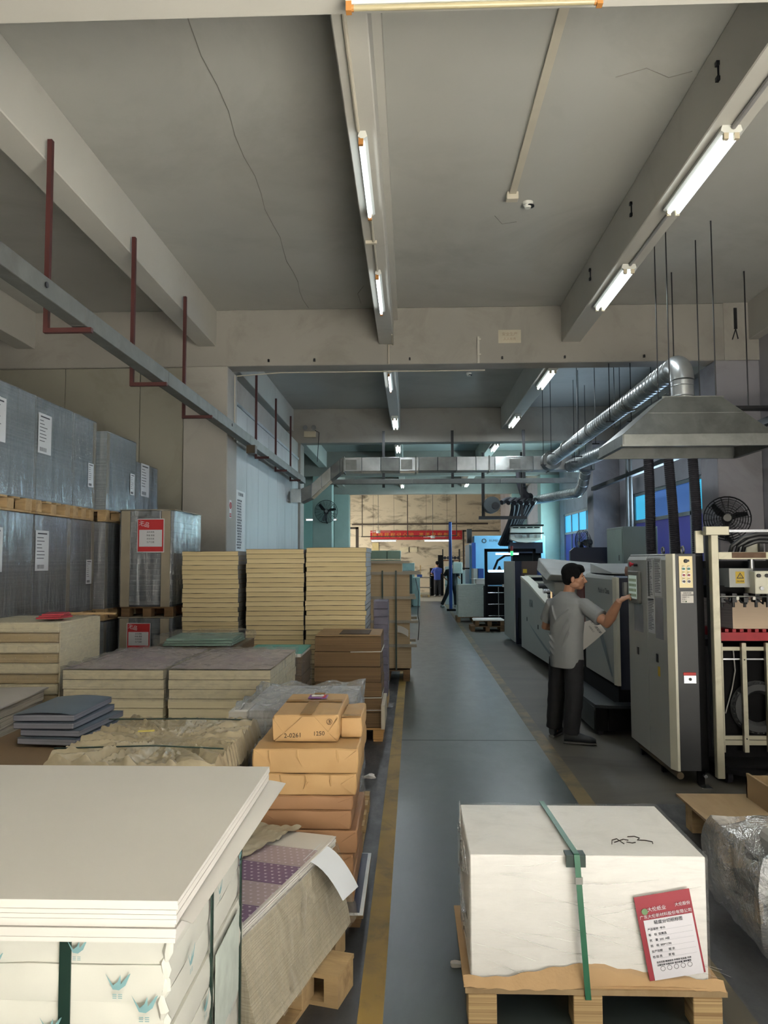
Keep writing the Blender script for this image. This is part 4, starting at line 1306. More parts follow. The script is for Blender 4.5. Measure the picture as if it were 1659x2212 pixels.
for si, (a, b, y0, zt, arch, nm) in enumerate(STK):
    w_ = b - a
    pallet('pallet under the %s tall stack of cream bundles' % nm, a, b, y0 + .02, y0 + .98, 0, .12)
    nbd = 34
    h_ = (zt - .121) / nbd
    for v in range(3):
        for mt in (0, 1):
            bm_ = bundle_mesh(w_, 1.0, h_, v * 3.3 + si, arch * .25)
            if mt == 0:
                pr = bm_.build('paper_bundle', [(bund_a, bund_b, bund_a)[v], cover_g, end_shade_g], smooth=False)
                protos[(si, v)] = pr
    rnd = random.Random(si + 70)
    for k in range(nbd):
        pr = protos[(si, k % 3)]
        if k < 3:
            o = pr
        else:
            o = pr.copy()
            COL.objects.link(o)
        lean = (-.02, .0, .015)[si] * (k / nbd - .3)
        o.location = ((a + b) / 2 + rnd.uniform(-.005, .005) + lean, y0 + .5 + rnd.uniform(-.008, .008), .121 + k * h_)
        o.rotation_euler = (0, 0, rnd.uniform(-.01, .01))
        rk = nbd - k
        ordn = ('topmost' if rk == 1 else '%d%s from top' % (rk, 'st' if rk % 10 == 1 and rk != 11 else 'nd' if rk % 10 == 2 and rk != 12 else 'rd' if rk % 10 == 3 and rk != 13 else 'th'))
        pos = 'cream paper bundle, %s, in the %s of the three tall stacks' % (ordn, nm)
        tag(o, pos, 'paper bundle', 'cream bundles in the %s stack' % nm)

# ---- kraft cardboard stack on its pallet
card = layered('cardboard_edges', (132, 104, 70), (92, 70, 46), 170, bmp=.4)
t = thing('cardboard_stack', 'dark brown stack of flat cardboard on a light pallet beside the yellow line', 'cardboard', (-.63, 8.0, .13))
for k in range(6):
    z0 = .135 + k * .148
    rnd = random.Random(k)
    MB().box(-.955 + rnd.uniform(-.008, .008), -.30 + rnd.uniform(-.01, .006), 7.66, 8.38, z0, z0 + .142).build('sheet_bundle', card, t)
MB().box(-.95, -.30, 7.655, 8.38, 1.024, 1.034).build('top_sheet', pm('cardboard_face', (150, 120, 84), .8), t)
MB().box(-.72, -.42, 7.75, 8.2, 1.034, 1.04).build('dark_patch', pm('dark_card', (70, 54, 40), .8), t)
for z in (.30, .42, .87):
    MB().tube([(-.6, 7.655, z), (-.295, 7.653, z + .004), (-.29, 8.3, z)], .004, 5).build('tie_string', white_paper, t)
MB().box(-.297, -.262, 7.6, 8.3, .13, .36).build('side_board', pm('pale_edge_board', (196, 186, 168), .8), t)
pallet('light plywood pallet under the dark cardboard stack', -.94, -.28, 7.66, 8.38, 0, .13, pm('plywood_block', (196, 150, 92), .75, var=.2, scale=3, stretch=(1, 1, 30)))

# ---- tied board stack past the column
brd = layered('tied_board_edges', (188, 166, 134), (154, 132, 100), 150)
t = thing('tied_board_stack', 'tall strapped stack of tan board with projecting slats past the yellow stacks', 'board stack', (-.35, 11.8, .13))
zz = [.17, .52, .87, 1.22, 1.58]
for k in range(4):
    MB().box(-.72, .0 - .02 * (k % 2), 11.4, 12.2, zz[k] + .02, zz[k + 1] - .02).build('board_bundle', brd, t)
MB().box(-.72, -.13, 11.42, 12.2, 1.6, 1.74).build('board_bundle', brd, t)
slat_m = pm('grey_slat', (152, 144, 130), .7)
for z, xe in ((.52, .08), (.87, .1), (1.22, .07), (1.58, .14), (1.745, -.02)):
    MB().box(-.75, xe, 11.36, 11.46, z - .02, z + .02).build('slat', slat_m, t)
    MB().box(-.75, xe - .01, 12.12, 12.22, z - .02, z + .02).build('slat', slat_m, t)
for x in (-.42, -.22):
    MB().box(x - .012, x + .012, 11.345, 11.355, .17, 1.62).build('strap', strap_d, t)
MB().tube([(.07, 11.4, 1.5), (.11, 11.4, 1.3), (.1, 11.4, .95), (.12, 11.4, .85), (.1, 11.4, .6)], .006, 5).build('loose_strap', blackm, t)
MB().grid(lambda u, v: (-.2 + .16 * u, 11.33 - .1 * u, .72 + .1 * v - .06 * u * u), 5, 3).build('paper_flag', white_paper, t, fix=False)
pallet('dark pallet under the tall strapped board stack', -.7, -.02, 11.4, 12.2, 0, .165, wood_d)
t = thing('mint_stack', 'pale mint coloured paper stack rising behind the strapped board stack', 'paper pile', (-.5, 13.1, .13))
for k in range(12):
    MB().box(-.72, -.40, 12.8, 13.4, .14 + k * .15, .14 + k * .15 + .142).build('bundle', mint_m, t, bevel=.006)
    MB().box(-.39, -.17, 12.82, 13.4, .14 + k * .15, .14 + k * .15 + .142).build('bundle', mint_m, t, bevel=.006)
pallet('pallet under the pale mint paper stack', -.72, -.17, 12.8, 13.4)
t = thing('purple_wrapped_bundle', 'small film wrapped purple bundle standing beside the right yellow stack', 'paper pile', (-.37, 9.7, 0))
pallet('pallet under the small purple film wrapped bundle', -.46, -.28, 9.4, 9.9)
slabs(-.455, -.285, 9.42, 9.88, .13, 1.28, 12, .004, 91).build('sheet_block', pm('purple_grey_edges', (120, 112, 132), .6, var=.15, scale=5), t)
shell(-.455, -.285, 9.42, 9.88, .14, 1.28, .012, 23, 10).build('wrap_film', wrap_clear, t, smooth=True)
# ================================================================ grey wrapped pallet loads along the left
gcore = layered('grey_board_edges', (126, 126, 128), (98, 98, 102), 150, rough=.55)
gcore_b = layered('blue_grey_board_edges', (136, 146, 152), (104, 114, 122), 150, rough=.5)
stick = pm('sticker_paper', (202, 204, 208), .5, var=.03)
stick_ink = pm('sticker_ink', (70, 72, 80), .7)
protect = pm('edge_protector_board', (150, 140, 122), .7)


def sticker(t, x, y, z, wd, ht, code=True):
    sheet(MB(), (x, y, z), (0, 1, 0), (0, 0, 1), wd, ht).build('sticker', stick, t)
    b = MB()
    rnd = random.Random(int((y + z) * 100))
    sheet(b, (x + .0016, y, z + ht * .42), (0, 1, 0), (0, 0, 1), wd * .7, ht * .035, t=.0008)
    for k in range(7):
        w_ = wd * rnd.uniform(.25, .6)
        sheet(b, (x + .0016, y - wd * .4 + w_ / 2, z + ht * (.32 - k * .085)), (0, 1, 0), (0, 0, 1), w_, ht * .018, t=.0008)
    if code:
        for k in range(12):
            sheet(b, (x + .0016, y - wd * .36 + k * wd * .045, z - ht * .4), (0, 1, 0), (0, 0, 1), wd * rnd.uniform(.01, .028), ht * .1, t=.0008)
    b.build('sticker_print', stick_ink, t)['kind'] = 'stuff'


XF = -3.5
cols = [('A', 5.35, 6.14, 0), ('B', 6.2, 6.99, 0), ('C', 7.04, 7.79, 0), ('D', 7.84, 8.38, 0), ('E', 8.5, 9.42, .08), ('F', 9.5, 10.3, .06)]
tiers = [(.13, 1.11, 'bottom'), (1.24, 2.22, 'middle'), (2.35, 3.33, 'top')]
desc = {'A': 'at the left frame edge', 'B': 'second from the left edge', 'C': 'with large white sticker, third from left edge', 'D': 'narrow one, just before the gap', 'E': 'with light edge strips just past the gap', 'F': 'last before the panel wall'}
for cn, y0, y1, off in cols:
    for ti, (z0, z1, tn) in enumerate(tiers):
        if cn == 'A' and ti == 0 and False:
            continue
        zt = z1 - .014 - {'E': .08, 'F': .3}.get(cn, 0) * (1 if ti == 2 else 0)
        x1 = XF + off
        t = thing('wrapped_load', 'grey wrapped load, %s tier, %s' % (tn, desc[cn]), 'pallet load', (x1 - .55, (y0 + y1) / 2, z0), group='grey wrapped loads along the left')
        core = gcore_b if ti == 2 else gcore
        MB().box(x1 - 1.1, x1, y0, y1, z0, zt).build('board_block', core, t)
        shell(x1 - 1.1, x1, y0, y1, z0 + .01, zt, .006, y0 * 3 + ti, 10, 5).build('wrap_film', wrap_blue, t, smooth=True)
        if cn in 'DE' or (cn == 'C' and ti == 1):
            e = MB()
            yy = y0 + .002 if cn == 'E' else y1 - .07
            e.box(x1 + .001, x1 + .006, yy, yy + .07, z0 + .01, zt - .01)
            e.build('edge_strip', protect, t)
        if cn in 'BC' and ti >= 1:
            sticker(t, x1 + .012, y0 + .13, zt - .33, .26, .38)
        if cn in 'DEF' and ti >= 1:
            sticker(t, x1 + .012, y1 - .14 if cn != 'F' else y0 + .28, z0 + (.42 if ti == 1 else .36) + (.1 if cn == 'F' else 0), .14 if cn != 'F' else .3, .26 if cn != 'F' else .42)
        pallet('pallet under the %s tier load, %s' % (tn, desc[cn]), x1 - 1.1, x1, y0 + .01, y1 - .01, z0 - .13, .13, wood, group='pallets under the grey loads', nd=4)
# leaning black stack with red label and the one under it
darkc = layered('charcoal_board_edges', (70, 74, 80), (44, 46, 52), 130, rough=.5)
red_lab = pm('red_label', (186, 44, 48), .5, var=.05)
for i, (z0, z1, lb) in enumerate(((.13, 1.13, 'lower charcoal board load with a red and white label, half hidden'), (1.26, 2.34, 'upper charcoal board load with cardboard edge strips and a red label'))):
    t = thing('charcoal_load', lb, 'pallet load', (-2.96, 9.15, z0))
    ln = .03 if i else 0
    xa, xb = -3.27, -2.68
    m_ = MB()
    n_ = 18
    for k in range(n_):
        a, b = k / n_, (k + 1) / n_
        d = ln * a
        m_.box(xa - d * .3 + random.uniform(-.003, .003), xb - d + random.uniform(-.003, .003), 8.6 + random.uniform(-.004, .004), 9.7, z0 + (z1 - z0) * a, z0 + (z1 - z0) * b - .002)
    m_.build('board_block', darkc, t)
    shell(xa - .01, xb, 8.6, 9.7, z0 + .02, z1, .006, 31 + i, 10, 6).build('wrap_film', wrap_blue, t, smooth=True)
    for x in (xa + .0, xb - .13):
        MB().hexa([(x, 8.582, z0), (x + .1, 8.582, z0), (x + .1 + .0, 8.592, z0), (x, 8.592, z0), (x + (.0 if x < -3 else -.0), 8.582, z1), (x + .1, 8.582, z1), (x + .1, 8.592, z1), (x, 8.592, z1)]).build('edge_strip', protect, t)
    MB().box(xa - .02, xb + .02, 8.58, 9.72, z1 + .008, z1 + .016).build('top_board', protect, t)
    lx, lz, w_, h_ = (-2.93, 2.06, .31, .38) if i else (-3.05, .93, .27, .30)
    yb = 8.575
    sheet(MB(), (lx, yb, lz), (1, 0, 0), (0, 0, 1), w_, h_).build('label_border', stick, t)
    sheet(MB(), (lx, yb - .0016, lz), (1, 0, 0), (0, 0, 1), w_ * .94, h_ * .95).build('label_red', red_lab, t)
    sheet(MB(), (lx, yb - .0032, lz - h_ * .08), (1, 0, 0), (0, 0, 1), w_ * .84, h_ * .5).build('label_white', stick, t)
    text('lettering', '无品', w_ * .2, (lx - w_ * .24, yb - .003, lz + h_ * .33), (1, 0, -.25), (.25, 0, 1), stick, t)
    for k in range(4):
        text('lettering', ('品名规格', '数量 重量', '纸张克重', '生产日期')[k], w_ * .07, (lx, yb - .0045, lz + h_ * (.1 - k * .1)), (1, 0, 0), (0, 0, 1), stick_ink, t)
    pallet(('dark pallet under the lower charcoal load', 'brown pallet between the two charcoal loads')[i], xa, xb, 8.62, 9.68, z0 - .13, .13 - .0, wood_d)
# ================================================================ right foreground
ply = pm('plywood', (164, 140, 106), .75, var=.1, scale=1.5, stretch=(3, .6, 1), stain=(130, 98, 62), stain_amt=.4, stain_scale=2)
ply_l = layered('plywood_layers', (202, 174, 128), (140, 108, 70), 120)
card_b = pm('torn_cardboard', (184, 152, 112), .8, var=.1, scale=4, bmp=.2)
t = thing('pallet', 'light plywood-block pallet under the white wrapped load in the right foreground', 'pallet', (.68, 3.4, 0))
MB().box(.2, 1.19, 3.06, 3.76, .122, .142).build('deck', ply, t)
for x in (.265, .665, 1.115):
    for y in (3.11, 3.42, 3.71):
        MB().box(x - .055, x + .055, y - .05, y + .05, 0, .12).build('block', ply_l, t, bevel=.003)
    MB().box(x - .05, x + .05, 3.08, 3.74, .112, .122).build('stringer', wood, t)
t = thing('wrapped_white_load', 'white paper load in clear film with a green strap in the right foreground', 'pallet load', (.68, 3.4, .15))
WX0, WX1, WY0, WY1, WZ0, WZ1 = .225, 1.135, 3.1, 3.72, .15, .625
MB().box(WX0, WX1, WY0, WY1, WZ0, WZ1).build('paper_block', pm('white_paper_block', (240, 238, 235), .6, var=.02, scale=2), t, bevel=.004)
fl_front = film('tight_film', (244, 244, 244), .05, .08, .08, (2.2, 2.2, 16), 3.0, (0, .28, 0), .02)
soft_box(WX0 - .006, WX1 + .006, WY0 - .006, WY1 + .006, .13, WZ1 + .006, 30, 24, 22, .004, 9, 3.7, 0, bottom=False).build('wrap_film', fl_front, t, smooth=True)
# gathered film ropes on the front and left side
ropes = MB()
rnd = random.Random(8)
for k in range(22):
    z = rnd.uniform(.2, .6)
    x = rnd.uniform(WX0, WX1 - .25)
    s = rnd.uniform(-.45, .25)
    L = rnd.uniform(.12, .4)
    ropes.tube([(x, WY0 - .010, z), (x + L / 2, WY0 - .012, z + s * L / 2 + rnd.uniform(-.01, .01)), (x + L, WY0 - .010, z + s * L)], .002, 4, r_list=[.0004, .0014, .0004])
for k in range(26):
    z = rnd.uniform(.18, .6)
    y = rnd.uniform(WY0, WY1 - .2)
    ropes.tube([(WX0 - .010, y, z), (WX0 - .014, y + .1, z + rnd.uniform(-.06, .06)), (WX0 - .010, y + .22, z + rnd.uniform(-.1, .1))], .003, 4, r_list=[.001, .004, .001])
ro = ropes.build('film_ropes', film('film_rope', (250, 250, 250), .3, .3, .1, (1, 1, 1), 3), t, smooth=True)
ro['kind'] = 'stuff'
c_ = MB().grid(lambda u, v: (WX0 - .03 + (WX1 - WX0 + .08) * u, WY0 - .035 - .012 * math.sin(u * 7) + .03 * v, .142 + v * (.03 + .05 * max(0, math.sin((u - .15) * 4.2)) * (1 if u < .8 else .6)) + .004 * math.sin(u * 60)), 40, 4)
c_.build('cardboard_sheet', card_b, t, smooth=True, fix=False)
MB().box(WX0 - .03, WX1 + .05, WY0 - .03, WY1 + .03, .1425, .149).build('cardboard_base', card_b, t)
sx = .615
st = MB()
w_ = .011
st.hexa([(sx - w_ + .02, WY0 - .022, WZ1 + .012), (sx + w_ + .02, WY0 - .022, WZ1 + .012), (sx + w_ - .005, WY1 + .01, WZ1 + .012), (sx - w_ - .005, WY1 + .01, WZ1 + .012), (sx - w_ + .02, WY0 - .022, WZ1 + .016), (sx + w_ + .02, WY0 - .022, WZ1 + .016), (sx + w_ - .005, WY1 + .01, WZ1 + .016), (sx - w_ - .005, WY1 + .01, WZ1 + .016)])
st.hexa([(sx - w_ + .05, WY0 - .05, .11), (sx + w_ + .05, WY0 - .05, .11), (sx + w_ + .05, WY0 - .046, .11), (sx - w_ + .05, WY0 - .046, .11), (sx - w_ + .02, WY0 - .03, WZ1 + .014), (sx + w_ + .02, WY0 - .03, WZ1 + .014), (sx + w_ + .02, WY0 - .026, WZ1 + .014), (sx - w_ + .02, WY0 - .026, WZ1 + .014)])
st.build('strap', pm('green_strap_bright', (44, 104, 78), .3, var=.08, scale=14), t)
MB().box(sx - .02, sx + .055, WY0 - .024, WY0 + .03, WZ1 + .004, WZ1 + .011).box(sx - .02, sx + .055, WY0 - .024, WY0 - .016, WZ1 - .035, WZ1 + .005).build('corner_protector', strap_d, t)
MB().box(sx + .012, sx + .04, WY0 - .036, WY0 - .028, .53, .556).build('strap_seal', pm('crimped_steel', (150, 150, 146), .3, .8), t)
# handwriting on top
hz_ = WZ1 + .0135
hw = MB()
def stroke(pts): hw.tube([(a, b, hz_) for a, b in pts], .0022, 4)
stroke([(.80, 3.19), (.812, 3.235), (.835, 3.25), (.845, 3.21), (.85, 3.195)])
stroke([(.815, 3.21), (.86, 3.245), (.878, 3.235)])
stroke([(.865, 3.215), (.885, 3.205), (.9, 3.212)])
stroke([(.885, 3.275), (.915, 3.28), (.93, 3.26), (.915, 3.24), (.945, 3.235), (.97, 3.22), (.965, 3.2)])
hw.build('handwriting', inkb, t)
# product label, tilted on the front face
yl = WY0 - .018
a_ = R(10)
rt_, up_ = Vector((math.cos(a_), 0, math.sin(a_))), Vector((-math.sin(a_), 0, math.cos(a_)))
lc = Vector((.985, yl, .34))
def LP(u, v): return lc + rt_ * u + up_ * v
lab_red = pm('label_maroon', (160, 58, 70), .45, var=.06, scale=6)
lab_w = pm('label_white', (226, 224, 232), .5, var=.02)
sheet(MB(), LP(0, 0), rt_, up_, .215, .315, t=-.0015).build('label_backing', lab_red, t)
sheet(MB(), LP(.006, -.045) - Vector((0, .002, 0)), rt_, up_, .188, .225, t=-.001).build('label_panel', lab_w, t)
yo = Vector((0, -.0035, 0))
text('lettering', '广东大伦新材料股份有限公司', .0155, LP(.0, .08) + yo, rt_, up_, lab_w, t)
text('lettering', '大伦纸业', .018, LP(-.03, .105) + yo, rt_, up_, lab_w, t)
text('lettering', '大伦股份', .015, LP(.07, .108) + yo, rt_, up_, lab_w, t)
MB().cyl(LP(-.077, .1) + yo * .5, LP(-.077, .1) + yo, .012, 16).build('round_logo', pm('logo_green', (120, 150, 110), .5), t)
text('lettering', '轻度分切纸标签', .016, LP(.005, .055) + yo, rt_, up_, stick_ink, t)
for k, s in enumerate(('产品名称  牛卡', '等    级  优等品', '克    重  200  A级', '规    格  889*1194', '生产日期        班 次', '检 验 员        质 检')):
    text('lettering', s, .0105, LP(-.08, .032 - k * .0205) + yo, rt_, up_, stick_ink, t, align='LEFT')
for k, s in enumerate(('适用范围 精美画册 手提袋 包装盒 吊牌', '注意防潮 轻拿轻放 请勿倒置 避免曝晒')):
    text('lettering', s, .0078, LP(-.07, -.092 - k * .011) + yo, rt_, up_, stick_ink, t, align='LEFT')
ic = MB()
for k in range(5):
    ic.ring(LP(-.05 + k * .026, -.118) + yo * .6, (0, 1, 0), .0085, .0008, 16, 4)
ic.build('round_icons', stick_ink, t)
ln = MB()
for k in range(6):
    sheet(ln, LP(.02, .024 - k * .0205) + yo * .6, rt_, up_, .14, .0006, t=-.0005)
ln.build('table_lines', pm('light_line', (150, 150, 165), .6), t)

# bagged bundle at the right frame edge
t = thing('bagged_bundle', 'bulky bundle in crumpled clear plastic at the right frame edge', 'bundle', (1.75, 3.9, 0))
MB().box(1.68, 2.3, 3.62, 3.98, .1, .46).build('contents', pm('grey_contents', (150, 148, 146), .7, var=.15, scale=3), t, bevel=.05, seg=3)
b_ = soft_box(1.54, 2.4, 3.5, 4.06, .06, .50, 26, 22, 16, .07, 5, 17, .05, bottom=True, top=lambda u, v: -.2 * max(0, .4 - u) * 2 * (.4 + .6 * (1 - v)) + .02 * math.sin(u * 8) * math.sin(v * 9))
b_.build('plastic_cover', film('crumpled_plastic', (190, 190, 190), .5, .3, .16, (4, 4, 4), 2.0), t, smooth=True)
MB().cyl((1.62, 3.56, 0.0), (1.6, 3.58, .16), .014, 6, r2=.016).build('wooden_peg', wood, t)
MB().cyl((2.2, 3.95, 0.0), (2.2, 3.95, .16), .02, 6).cyl((1.7, 3.95, 0.0), (1.7, 3.95, .16), .02, 6).cyl((2.2, 3.65, 0.0), (2.2, 3.65, .16), .02, 6).build('wooden_feet', wood, t)
MB().tube([(1.62, 3.42, .16), (1.69, 3.41, .11), (1.67, 3.41, .19), (1.66, 3.41, .22), (1.67, 3.41, .18), (1.73, 3.41, .08), (1.77, 3.41, .11), (1.79, 3.42, .05)], .003, 5).build('loose_cord', blackm, t)

# plywood sheet on blocks with a small crate
t = thing('plywood_platform', 'plywood sheet on wooden blocks lying beside the machine', 'pallet', (2.2, 4.95, 0))
MB().box(1.78, 2.75, 4.57, 5.36, .185, .2).build('top_sheet', ply, t)
MB().box(1.80, 2.75, 4.585, 5.34, .168, .183).build('lower_sheet', ply, t)
for x in (1.87, 2.26, 2.66):
    for y in (4.68, 5.24):
        MB().box(x - .05, x + .05, y - .06, y + .06, 0, .168).build('block', wood, t)
t = thing('wooden_crate', 'small plywood crate box standing on the plywood platform', 'crate', (2.42, 5.1, .201))
MB().box(2.215, 2.232, 4.95, 5.28, .201, .36).build('side_panel', ply, t)
MB().box(2.37, 2.385, 4.95, 5.28, .201, .335).build('side_panel', ply, t)
MB().box(2.215, 2.6, 5.265, 5.28, .201, .345).build('end_panel', ply, t)
MB().box(2.215, 2.37, 4.95, 4.965, .201, .345).build('end_panel', ply, t)
MB().box(2.385, 2.6, 4.95, 4.965, .201, .34).build('end_panel', ply, t)
MB().box(2.235, 2.37, 4.965, 5.265, .202, .212).build('bottom', ply, t)
# ================================================================ laminating machine line on the right
mg = pm('machine_light_grey', (158, 160, 156), .42, var=.03, scale=1.2)
mgw = pm('machine_off_white', (206, 204, 188), .4, var=.03)
md = pm('machine_dark_grey', (48, 50, 53), .45, var=.05)
mk_ = pm('machine_black', (13, 13, 15), .8, var=.1, spec=.2)
navy = pm('machine_navy', (28, 34, 52), .45, var=.06)
alu = pm('aluminium_profile', (176, 172, 152), .42, .35, var=.08, scale=4, stain=(126, 120, 100), stain_amt=.5, stain_scale=4)
steel = pm('polished_steel', (176, 178, 180), .25, .9)
t = thing('control_cabinet', 'tall grey and black control cabinet with touch screen and push buttons', 'control cabinet', (2.24, 6.9, 0))
CX, CY0, CY1, CZ0, CZ1 = 2.05, 6.2, 7.37, .12, 1.82
MB().box(CX + .02, 2.325, CY0 + .06, CY1, CZ0 + .02, CZ1 - .01).build('body', md, t)
for y0, y1 in ((CY0 + .08, 6.79), (6.795, CY1)):
    d = MB().prism([(CX, CZ0), (CX + .03, CZ0), (CX + .05, CZ1), (CX + .03, CZ1), (CX, CZ1 - .05)], 'Y', y0, y1).build('door', mg, t, bevel=.004)
    yy = (y0 + y1) / 2
    MB().box(CX - .006, CX, yy - .02, yy + .03, .92, .99).build('latch', blackm, d, bevel=.003)
MB().prism([(CX, CY0 + .08), (CX + .03, CY0), (CX + .05, CY0), (CX + .05, CY0 + .08)], 'Z', CZ0, CZ1).build('corner_strip', mgw, t)
MB().box(CX + .051, 2.268, CY0 + .012, CY0 + .06, CZ0, CZ1).build('front_panel', md, t, bevel=.004)
MB().box(2.27, 2.328, CY0 + .03, CY0 + .07, CZ0, CZ1 - .02).build('side_strip', mk_, t)
# buttons
pl = MB().box(2.142 - .012, 2.242 - .006, CY0 + .004, CY0 + .012, 1.55, 1.80).build('button_plate', pm('button_plate_cream', (222, 206, 160), .4, .1), t)
for r_, (cl, nm) in enumerate((((52, 120, 96), 'green'), ((150, 50, 44), 'red'), ((60, 38, 34), 'black'))):
    for c in range(2):
        x, z = 2.162 + c * .04, 1.70 - r_ * .05
        b = MB().cyl((x, CY0 - .006, z), (x, CY0 + .006, z), .014, 14).build('button_ring', steel, pl, smooth=True)
        MB().cyl((x, CY0 - .012, z), (x, CY0 - .004, z), .011, 14).build('push_button', pm('button_' + nm, cl, .35), pl, smooth=True)
        text('lettering', ('启动', '停止', '点动')[r_], .01, (x, CY0 + .003, z + .022), (1, 0, 0), (0, 0, 1), stick_ink, pl)
MB().cyl((2.182, CY0 - .006, 1.762), (2.182, CY0 + .006, 1.762), .016, 14).box(2.169, 2.205, CY0 - .016, CY0 - .006, 1.756, 1.772).build('rotary_switch', blackm, pl)
n_ = MB()
sheet(n_, (2.19, CY0 + .0105, 1.475), (1, 0, 0), (0, 0, 1), .098, .09, t=-.002)
n_.build('notice_plate', white_paper, t)
for k, s in enumerate(('设备责任牌', '设备名称 自动覆膜机', '设备编号 001', '责 任 人', '状态')):
    text('lettering', s, .0105 if k else .013, (2.147 if k else 2.19, CY0 + .008, 1.508 - k * .0165), (1, 0, 0), (0, 0, 1), stick_ink, t, align='LEFT' if k else 'CENTER')
MB().box(2.175, 2.185, CY0 + .0075, CY0 + .009, 1.436, 1.446).build('status_square', pm('status_green', (40, 80, 50), .6), t)
MB().box(2.142, 2.242, CY0 + .004, CY0 + .013, .862, .885).build('red_handle', pm('handle_red', (206, 48, 46), .4), t, bevel=.003)
h_ = MB().box(2.147, 2.242, CY0 + .006, CY0 + .013, .80, .86).build('lock_plate', steel, t)
MB().cyl((2.195, CY0 + .002, .832), (2.195, CY0 + .007, .832), .012, 12).build('key_slot', blackm, h_)
# side: emergency stop, screen, papers, badges
MB().cyl((CX - .03, 7.151, 1.73), (CX + .002, 7.151, 1.73), .012, 12).cyl((CX - .045, 7.151, 1.73), (CX - .03, 7.151, 1.73), .022, 14).build('emergency_stop', pm('stop_red', (180, 34, 50), .4), t, smooth=True)
MB().cyl((CX - .03, 7.064, 1.725), (CX + .002, 7.064, 1.725), .014, 12).build('knob', blackm, t, smooth=True)
s_ = MB().box(CX - .03, CX + .001, 6.949, 7.276, 1.38, 1.67).build('touch_screen', pm('screen_bezel', (104, 106, 102), .4), t, bevel=.006)
MB().box(CX - .0325, CX - .030, 6.987, 7.237, 1.42, 1.63).build('display', emit('display_glow', (170, 186, 176), .42), s_)
ui = MB()
for r_ in range(4):
    for c in range(5):
        ui.box(CX - .0338, CX - .0326, 7.001 + c * .047, 7.035 + c * .047, 1.44 + r_ * .045, 1.465 + r_ * .045)
ui.build('display_keys', emit('display_keys', (110, 126, 96), .3), s_)
MB().box(CX - .06, CX - .002, 7.285, 7.343, 1.44, 1.56).build('pen_box', pm('grey_box', (120, 122, 122), .5), t)
doc = pm('pinned_paper', (200, 202, 204), .6, var=.03)
sleeve = pm('plastic_sleeve', (132, 134, 142), .25, var=.12, scale=5)
for (ya, yb, za, zb, mt) in ((6.602, 6.775, 1.43, 1.79, doc), (6.39, 6.573, 1.47, 1.79, doc), (6.583, 6.766, 1.15, 1.44, doc), (6.371, 6.564, 1.12, 1.46, sleeve), (6.91, 7.18, 1.13, 1.37, sleeve)):
    d = MB().box(CX - .0025, CX - .0005, ya, yb, za, zb).build('document', mt, t)
    if mt is doc:
        tx = MB()
        n_ = int((zb - za) / .014)
        for k in range(n_ - 2):
            L = (yb - ya) * random.uniform(.45, .85)
            tx.box(CX - .0035, CX - .0026, yb - (yb - ya) * .08 - L, yb - (yb - ya) * .08, zb - .022 - k * .014, zb - .017 - k * .014)
        tx.build('printed_lines', stick_ink, d)
MB().box(CX - .004, CX - .0026, 6.708, 6.737, 1.46, 1.76).build('level_gauge', blackm, t)
sheet(MB(), (CX - .001, 6.506, .85), (0, -1, 0), (0, 0, 1), .055, .08, t=.002).build('warning_sticker', pm('warning_yellow', (190, 160, 40), .5), t)
for y in (6.256, 6.737):
    MB().ring((2.18, y, CZ1 + .03), (1, 0, 0), .03, .007, 18, 6).cyl((2.18, y, CZ1 - .01), (2.18, y, CZ1 + .01), .012, 8).build('eye_bolt', steel, t, smooth=True)
for x, y in ((2.12, 7.218), (2.26, 7.218), (2.29, 6.3), (2.12, 6.641)):
    MB().box(x - .025, x + .025, y - .02, y + .02, 0, CZ0 + .03).build('foot', mk_, t)
MB().box(2.25, 2.33, 6.16, 6.26, 0, .006).cyl((2.29, 6.19, .085), (2.29, 6.22, .085), .014, 12).build('foot_plate', steel, t)
MB().cyl((2.1, 6.207, .085), (2.1, 7.218, .085), .028, 10).build('under_pipe', pm('brown_pipe', (96, 84, 66), .6), t, smooth=True)

# feeder with its frame, pile and lift
t = thing('sheet_feeder', 'sheet feeder with aluminium post, suction head and dark interior at the right edge', 'machine', (2.9, 6.7, 0))
MB().box(2.335, 2.392, 6.07, 6.13, .1, 1.965).build('post', alu, t, bevel=.004)
MB().box(2.334, 2.36, 6.132, 6.19, .3, 1.98).build('inner_post', md, t)
MB().box(2.25, 2.31, 6.16, 6.19, 1.825, 2.0).build('rear_profile', alu, t)
MB().box(2.29, 2.47, 6.05, 6.12, 1.962, 2.03).build('head_plate', alu, t, bevel=.004)
MB().box(2.475, 3.4, 6.08, 6.11, 1.985, 2.005).build('top_bar', steel, t)
MB().box(2.392, 3.3, 6.09, 6.14, 1.775, 1.83).build('cross_rail', alu, t)
MB().box(2.5, 2.76, 6.086, 6.09, 1.785, 1.828).build('worn_patch', pm('bare_rust', (96, 74, 58), .8, var=.2, scale=20), t)
MB().box(2.44, 3.6, 6.5, 6.9, 1.7, 1.76).build('head_beam', mk_, t)
MB().box(2.56, 2.75, 6.30, 6.5, 1.55, 1.70).build('guard_panel', mg, t)
cb = MB().box(2.72, 3.1, 6.2, 6.5, 1.5, 1.68).build('control_box', mgw, t, bevel=.006)
for x, z in ((2.745, 1.645), (2.81, 1.645), (2.765, 1.545), (2.88, 1.645)):
    MB().cyl((x, 6.18, z), (x, 6.202, z), .015, 12).build('knob', blackm if z > 1.6 else steel, cb, smooth=True)
wy = MB()
sheet(wy, (2.645, 6.298, 1.628), (1, 0, 0), (0, 0, 1), .07, .095, t=-.002)
wp = wy.build('warning_sign', pm('warning_yellow', (190, 160, 40), .5), t)
